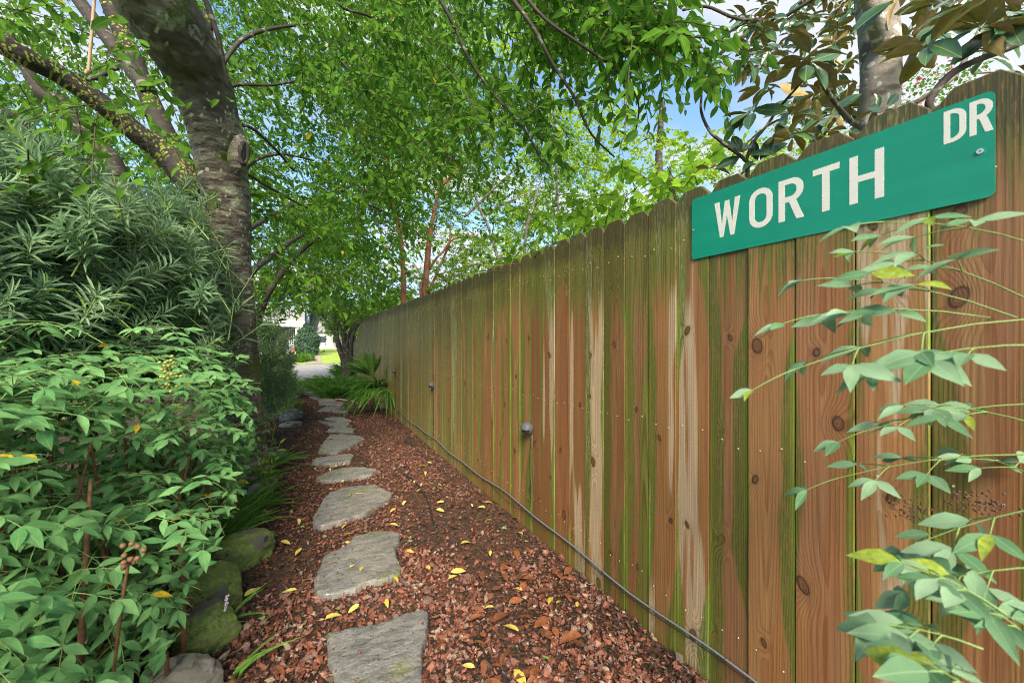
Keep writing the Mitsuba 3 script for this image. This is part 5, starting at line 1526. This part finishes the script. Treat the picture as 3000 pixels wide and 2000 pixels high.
for a_, b_ in (((1.05, 0.05, 0.0), (0.86, 0.12, 1.15)), ((1.1, -0.05, 0.0), (0.9, 0.03, 1.4)), ((0.98, 0.0, 0.0), (0.80, 0.08, 0.95)), ((1.12, 0.1, 0.0), (0.95, 0.15, 1.25))):
    canes(nr_, [np.array(a_)], [np.array(b_)], rr_)
ms = []
for u, v, d in ((2640, 1490, 0.85), (2690, 1500, 0.85), (2820, 1460, 0.8), (2890, 1470, 0.75)):
    for q in rr_.normal(0, 1, (34, 3)) * np.array([0.018, 0.018, 0.012]) + P(u, v, d):
        s_ = trimesh.creation.icosphere(0, 0.0028)
        s_.apply_translation(q)
        ms.append(s_)
add(f"{nr_}__dried_flowers", cat(*ms), "berry_dried", kind="stuff", label="dry brown flower sprays")


# long-needled shrubs
def shoots(starts, dirs, lens, n, ln, r, w=0.055, open_=1.1, upc=0.35):
    S = len(starts)
    dirs = unit(dirs)
    t = np.linspace(0.05, 1.0, n)[None] + r.uniform(-0.01, 0.01, (S, n))
    p = starts[:, None] + dirs[:, None] * (t * lens[:, None])[..., None]
    e1 = unit(np.cross(dirs, np.array([0.31, 0.77, 0.2])))
    e2 = np.cross(dirs, e1)
    a = np.arange(n)[None] * 2.399 + r.uniform(0, 6.28, (S, 1))
    rad = np.cos(a)[..., None] * e1[:, None] + np.sin(a)[..., None] * e2[:, None]
    op = open_ * (1.15 - 0.85 * t**2)[..., None]
    dd = unit(dirs[:, None] * 0.75 + rad * op + 0.12 * r.normal(size=p.shape))
    nn = unit(dirs[:, None] + 0.2 * r.normal(size=p.shape))
    ll = ln * r.uniform(0.75, 1.15, (S, n)) * (1.05 - 0.4 * t**6)
    rnd = np.clip(r.uniform(0, 1, (S, 1)) * 0.6 + r.uniform(0, 0.4, (S, n)), 0, 1)
    path = starts[:, None] + dirs[:, None] * (np.linspace(-0.4, 1, 5)[None] * lens[:, None])[..., None]
    return dict(pos=p.reshape(-1, 3), dir=dd.reshape(-1, 3), nrm=nn.reshape(-1, 3), len=ll.ravel(), wid=(ll * w).ravel(), rnd=rnd.ravel()), path


rq = np.random.default_rng(404)


def needle_shrub(label, poly, depth, n, mat, ln=0.085, length=0.26, nl=44, nparts=300, name="yew_pine_shrub", up=0.9, r=rq, keep=None, foot=None, lean=(0, 0, 0)):
    key = thing(name, label, "shrub", "feathery long leaved shrubs on the left")
    c = in_poly(n, poly, r)
    p = P(c[:, 0], c[:, 1], depth(c, r))
    p = p[p[:, 2] > 0.1]
    d = unit(np.array([0, 0, up]) + np.array(lean) + 0.75 * rand_dirs(len(p), r))
    L, path = shoots(p, d, length * r.uniform(0.7, 1.3, len(p)), nl, ln, r)
    if keep is not None:
        L = take(L, keep(L))
    foliage(key, L, T_STRAP, mat, nparts, 24)
    v, f = tubes(path, np.linspace(0.004, 0.002, 5)[None] * np.ones((len(path), 1)), 5)
    add(f"{key}__shoots", (v, f), "stem_green", smooth=True, kind="stuff")
    if foot is not None:
        for (a_, b_) in foot:
            a_, b_ = np.array(a_), np.array(b_)
            pth = curve(np.array([a_, (a_ + b_) / 2 + r.normal(0, 0.04, 3), b_]), 14)
            add(f"{key}__stem", tubes(pth[None], np.linspace(0.022, 0.009, 14)[None], 8), "cane_brown", smooth=True)
    return key


def off_trunk(L):
    u, v, z = pix(L["pos"] + L["dir"] * L["len"][:, None])
    lim = np.interp(v, [400, 650, 800, 950, 1150], [590, 600, 640, 660, 720])
    return (u < lim) | (rq.uniform(0, 1, len(u)) < 0.12)


big = [(-250, 560), (60, 470), (240, 560), (330, 650), (450, 640), (560, 560), (640, 700), (690, 760), (700, 950), (680, 1130), (400, 1150), (100, 1200), (-250, 1250)]
feet = [((x, y, 0), (x + dx, y + 0.1, h)) for x, y, dx, h in ((-1.5, 1.9, 0.1, 1.7), (-1.3, 2.4, 0.1, 1.6), (-1.1, 2.9, 0.15, 1.6), (-1.8, 2.6, -0.1, 1.8), (-0.9, 3.1, 0.05, 1.5), (-1.5, 3.3, 0, 1.7))]
needle_shrub("large feathery shrub with long narrow leaves filling the middle left before the leaning tree", big, lambda c, r: np.interp(c[:, 0], [-250, 300, 700], [1.35, 1.8, 2.5]) + r.uniform(0, 1.3, len(c)), 980, "leaf_needle", ln=0.1, keep=off_trunk, foot=feet, length=0.24)
needle_shrub("darker feathery shrub behind the leaning tree beside the far flagstones", [(725, 985), (780, 950), (825, 1010), (850, 1070), (855, 1160), (825, 1225), (760, 1240), (715, 1120)], even(4.6, 6.6), 240, "leaf_needle", 0.09, 0.24, 36, 0, foot=[((-0.55, 5.4, 0), (-0.5, 5.4, 1.2)), ((-0.4, 6.2, 0), (-0.4, 6.2, 1.1))])
needle_shrub("slender upright feathery shrub rising in front of the blue house roof", [(785, 930), (800, 925), (808, 1000), (770, 1010)], even(7.0, 7.8), 16, "leaf_needle", 0.07, 0.3, 34, 0, foot=[((-0.75, 8.2, 0), (-0.75, 8.2, 1.5))])
needle_shrub("low feathery shrub left of the mossy boulder", [(800, 1060), (850, 1050), (868, 1110), (855, 1165), (800, 1165)], even(7.0, 9.5), 60, "leaf_needle", 0.09, 0.25, 30, 0, foot=[((-0.45, 8.4, 0), (-0.4, 8.4, 0.7))])


# grass-like clumps
def tuft(cen, n, ln, r, w=0.011, spread=0.06, lean=0.75):
    a = r.uniform(0, 6.283, n)
    rad = r.uniform(0, 1, n) ** 0.7
    pos = np.array(cen) + np.stack([np.cos(a) * spread * rad, np.sin(a) * spread * rad, np.zeros(n)], -1)
    d = unit(np.stack([np.cos(a) * lean * r.uniform(0.2, 1.0, n), np.sin(a) * lean * r.uniform(0.2, 1.0, n), np.ones(n)], -1))
    out = np.stack([np.cos(a), np.sin(a), np.zeros(n)], -1)
    nn = unit(np.array([0, 0, 1.0]) - out * 0.9 + 1e-3)
    ll = ln * r.uniform(0.6, 1.15, n)
    return dict(pos=pos, dir=d, nrm=nn, len=ll, wid=ll * w, rnd=r.uniform(0, 1, n))


ri_ = np.random.default_rng(505)
GR = "tufts of lily turf along the left path edge"
for lab, (u, v), n, s, w in [("arching grass tuft beside the brown rock at the bottom", (560, 1985), 15, 0.16, 0.008), ("arching grass tuft between the round mossy rock and the brown rock", (575, 1860), 12, 0.15, 0.008),
                       ("tuft of dark strap leaves over the long mossy rock", (615, 1590), 90, 0.26, 0.012), ("dense strap leaf tuft left of the long mossy rock", (555, 1650), 90, 0.28, 0.012),
                       ("strap leaf tuft above the low dark stone", (660, 1510), 90, 0.24, 0.012), ("strap leaf tuft at the foot of the shade tree", (680, 1450), 90, 0.26, 0.012),
                       ("strap leaf tuft by the dark grey rock behind the seedling", (790, 1370), 40, 0.26, 0.012)]:
    k = thing("lily_turf", lab, "grass tuft", GR)
    c = G(u, v)
    ll = join([tuft(c + np.array([ri_.normal(0, 0.08), ri_.normal(0, 0.08), 0]), n // 3, s, ri_, w) for _ in range(3)])
    foliage(k, ll, T_LIRI, "leaf_strap", 40, 40, leaf="blade", rest="blades")
# flower spike on the tuft
k = thing("lily_turf", "flowering tuft with a lilac spike in front of the mossy rocks", "grass tuft", GR)
c = G(650, 1850)
foliage(k, tuft(c, 14, 0.16, ri_), T_LIRI, "leaf_strap", 24, 40, leaf="blade", rest="blades")
top = P(665, 1745, 1.62)
add(f"{k}__flower_stalk", tubes(np.array([[c + np.array([0, 0, 0.02]), (c + top) / 2 + np.array([0.01, 0, 0.01]), top]]), np.array([[0.0016, 0.0014, 0.001]]), 5), "stem_green", smooth=True)
ms = []
for q in range(26):
    s_ = trimesh.creation.icosphere(0, 0.0036)
    s_.apply_translation(c + (top - c) * (0.62 + 0.4 * q / 26) + ri_.normal(0, 0.003, 3))
    ms.append(s_)
add(f"{k}__flowers", cat(*ms), "flower_lilac", kind="stuff", label="small lilac flower spike")

gc = thing("grass_clump", "bright green arching grass clump at the bend beside the far flagstones", "grass clump")
LL = []
for _ in range(26):
    x, y = ri_.uniform(0.42, 1.0), ri_.uniform(9.4, 10.9)
    LL.append(tuft((x, y, 0.0), 60, 0.5 if y > 9.8 else 0.42, ri_, 0.013, 0.1, 0.55))
foliage(gc, join(LL), T_LIRI, "leaf_strap", 60, 30, leaf="blade", rest="blades")
LL = []
for _ in range(12):
    LL.append(tuft((ri_.uniform(-0.75, -0.35), ri_.uniform(9.0, 11.5), 0.0), 40, 0.45, ri_, 0.02, 0.1, 0.7))
gc2 = thing("grass_clump", "grassy shrub hanging over the left side of the path by the street", "grass clump")
foliage(gc2, join(LL), T_LIRI, "leaf_strap", 0, 30, rest="blades")
LL = [tuft((ri_.uniform(0.95, 1.28), ri_.uniform(13.2, 14.3), 0.3 * ri_.uniform()), 40, 0.4, ri_, 0.03, 0.1, 0.5) for _ in range(10)]
gc3 = thing("fern_clump", "tall ferny clump behind the many stemmed shrub at the street", "fern")
foliage(gc3, join(LL), T_LIRI, "leaf_strap", 0, 30, rest="fronds")

# ------------------------------------------------------------------ fan palm
pa = thing("fan_palm", "small fan palm with long split fronds growing against the fence", "palm")
base = np.array([1.16, 7.75, 0.0])
rpz = np.random.default_rng(606)
for (ux, vx, dx), nf, ln, openness in (((1124, 1165, 7.35), 14, 0.98, 0.045), ((1092, 1105, 7.2), 24, 0.56, 0.5), ((1090, 1150, 7.0), 26, 0.58, 0.9), ((1128, 1150, 6.9), 26, 0.52, 1.15), ((1108, 1135, 7.4), 22, 0.55, 0.9)):
    hub = P(ux, vx, dx)
    pth = curve(np.array([base + np.array([rpz.normal(0, 0.03), rpz.normal(0, 0.03), 0]), (base + hub) / 2 + np.array([0, 0, 0.05]), hub]), 10)
    fkey = add(f"{pa}__frond", tubes(pth[None], np.linspace(0.009, 0.005, 10)[None], 6), "stem_green", smooth=True)
    ax = unit(hub - base + (np.array([0, 0, 0.8]) if openness < 0.2 else np.array([-0.35, -0.25, 0.05]) if openness > 0.8 else np.array([-0.3, 0.05, 0.5])))
    e1 = unit(np.cross(ax, [0.5, 1.0, 0.1]))
    e2 = np.cross(e1, ax)
    ang = np.linspace(-1.25, 1.25, nf) * (openness * 1.2)
    dd = unit(np.cos(ang)[:, None] * ax + np.sin(ang)[:, None] * e1 + 0.06 * rpz.normal(size=(nf, 3)))
    ll = ln * (0.75 + 0.25 * np.cos(ang)) * rpz.uniform(0.9, 1.1, nf)
    Lf = dict(pos=np.repeat(hub[None], nf, 0), dir=dd, nrm=unit(e2 + np.array([0, 0, 0.8]) + 0.1 * rpz.normal(size=(nf, 3))), len=ll, wid=np.full(nf, 0.013), rnd=rpz.uniform(0, 1, nf))
    tpl = T_LIRI if openness > 0.8 else T_STRAP
    V, tf, uv = blade_mesh(Lf, tpl if openness > 0.3 else template([(0.3, 1.0), (0.7, 0.9)], 0.3, 0.02))
    for q in range(nf):
        add(f"{fkey}__blade", (V[q], tf), "leaf_strap", smooth=True, uv=uv[q])

# ------------------------------------------------------------------ many-stemmed shrub at the end of the path
ms_ = thing("many_stemmed_tree", "small many stemmed tree with dark trunks at the end of the fence", "tree")
B = (1018, 1128)
for ctrl in ([(1012, 1128, 11.6, 8), (1005, 1060, 11.6, 6.5), (990, 1010, 11.6, 6), (985, 960, 11.6, 5.5), (975, 910, 11.6, 6), (960, 880, 11.6, 5), (935, 840, 11.6, 4), (920, 800, 11.6, 3)],
             [(1018, 1120, 11.5, 6), (1012, 1040, 11.5, 5), (1005, 980, 11.5, 6), (990, 940, 11.5, 6), (988, 880, 11.5, 5.5), (992, 820, 11.5, 5), (995, 740, 11.5, 4)],
             [(1020, 1125, 11.4, 8), (1028, 1060, 11.4, 7), (1030, 1000, 11.4, 6), (1040, 960, 11.4, 6.5), (1055, 945, 11.4, 7), (1060, 920, 11.4, 4)],
             [(1015, 1120, 11.6, 8), (1010, 1040, 11.6, 6), (1012, 960, 11.6, 4), (1010, 880, 11.6, 3.4), (1012, 800, 11.6, 3)],
             [(1010, 1090, 11.7, 6), (1000, 1020, 11.7, 5), (970, 960, 11.7, 4), (945, 920, 11.7, 3.6), (930, 870, 11.7, 3.2), (918, 830, 11.7, 2.6)],
             [(1022, 1080, 11.5, 6), (1018, 1000, 11.5, 5), (1035, 950, 11.5, 4), (1055, 910, 11.5, 3), (1075, 880, 11.5, 2.4)],
             [(1014, 1060, 11.5, 5), (1006, 990, 11.5, 4), (1020, 940, 11.5, 3.5), (1030, 880, 11.5, 3)]):
    limb(ms_, "stem", ctrl, "bark_dark", 30, 10, 0.06)
limb(ms_, "branch", [(960, 882, 11.6, 3.4), (900, 892, 11.0, 2.6), (830, 890, 10.5, 2)], "bark_dark", 14, 6)
limb(ms_, "branch", [(935, 842, 11.6, 3), (880, 815, 11.0, 2.6), (800, 790, 10.5, 2)], "bark_dark", 14, 6)
re_ = np.random.default_rng(707)
a, b = canopy([(760, 700), (900, 640), (1100, 700), (1180, 860), (1110, 960), (1040, 960), (950, 920), (900, 915), (850, 920), (770, 910), (730, 860)], 900, even(10.3, 13), 0.085, 0.27, 0.55, 14, (-0.1, -0.1, -0.1), re_, 0.25, hang=0.2, keep=lambda c: gap(c, 0.02, 0.36) & ((c[:, 1] < 880) | (re_.uniform(0, 1, len(c)) < 0.7)))
a = take(a, over_fence(a, 6) & opening(a))
foliage(ms_, a, T_OVAL, "leaf_canopy", 0)
twigs(ms_, b, "twig_brown", 0.0035)

# ------------------------------------------------------------------ seedling and vine on the tree foot
sd = thing("seedling", "young yellow green seedling at the left path edge", "seedling")
b0 = G(770, 1445)
for (u, v, d) in ((805, 1245, 3.2), (760, 1280, 3.15), (820, 1300, 3.2)):
    tp = P(u, v, d)
    L, pt = sprays(b0[None], (tp - b0)[None], np.array([np.linalg.norm(tp - b0)]), 13, 0.055, 0.2, 0.0, 0.9, (0, 0, 1), ri_, 0.2, 0.0)
    add(f"{sd}__stem", tubes(pt, np.linspace(0.0028, 0.0015, 5)[None], 5), "stem_green", smooth=True)
    foliage(sd, L, T_OVALFINE, "leaf_heart", 20, 10)
iv = thing("ground_ivy", "round leaved dark green plant around the foot of the shade tree", "plant")
LI = []
for _ in range(9):
    q = G(ri_.uniform(715, 770), ri_.uniform(1400, 1450)) + np.array([0, 0, ri_.uniform(0.02, 0.3)])
    LI.append(sprays(q[None], rand_dirs(1, ri_) + np.array([[0.3, -0.3, 0.5]]), np.array([0.28]), 10, 0.05, 0.33, 0.5, 1.0, (0, 0, 1), ri_)[0])
foliage(iv, join(LI), T_OVALFINE, "leaf_strap", 60, 15)
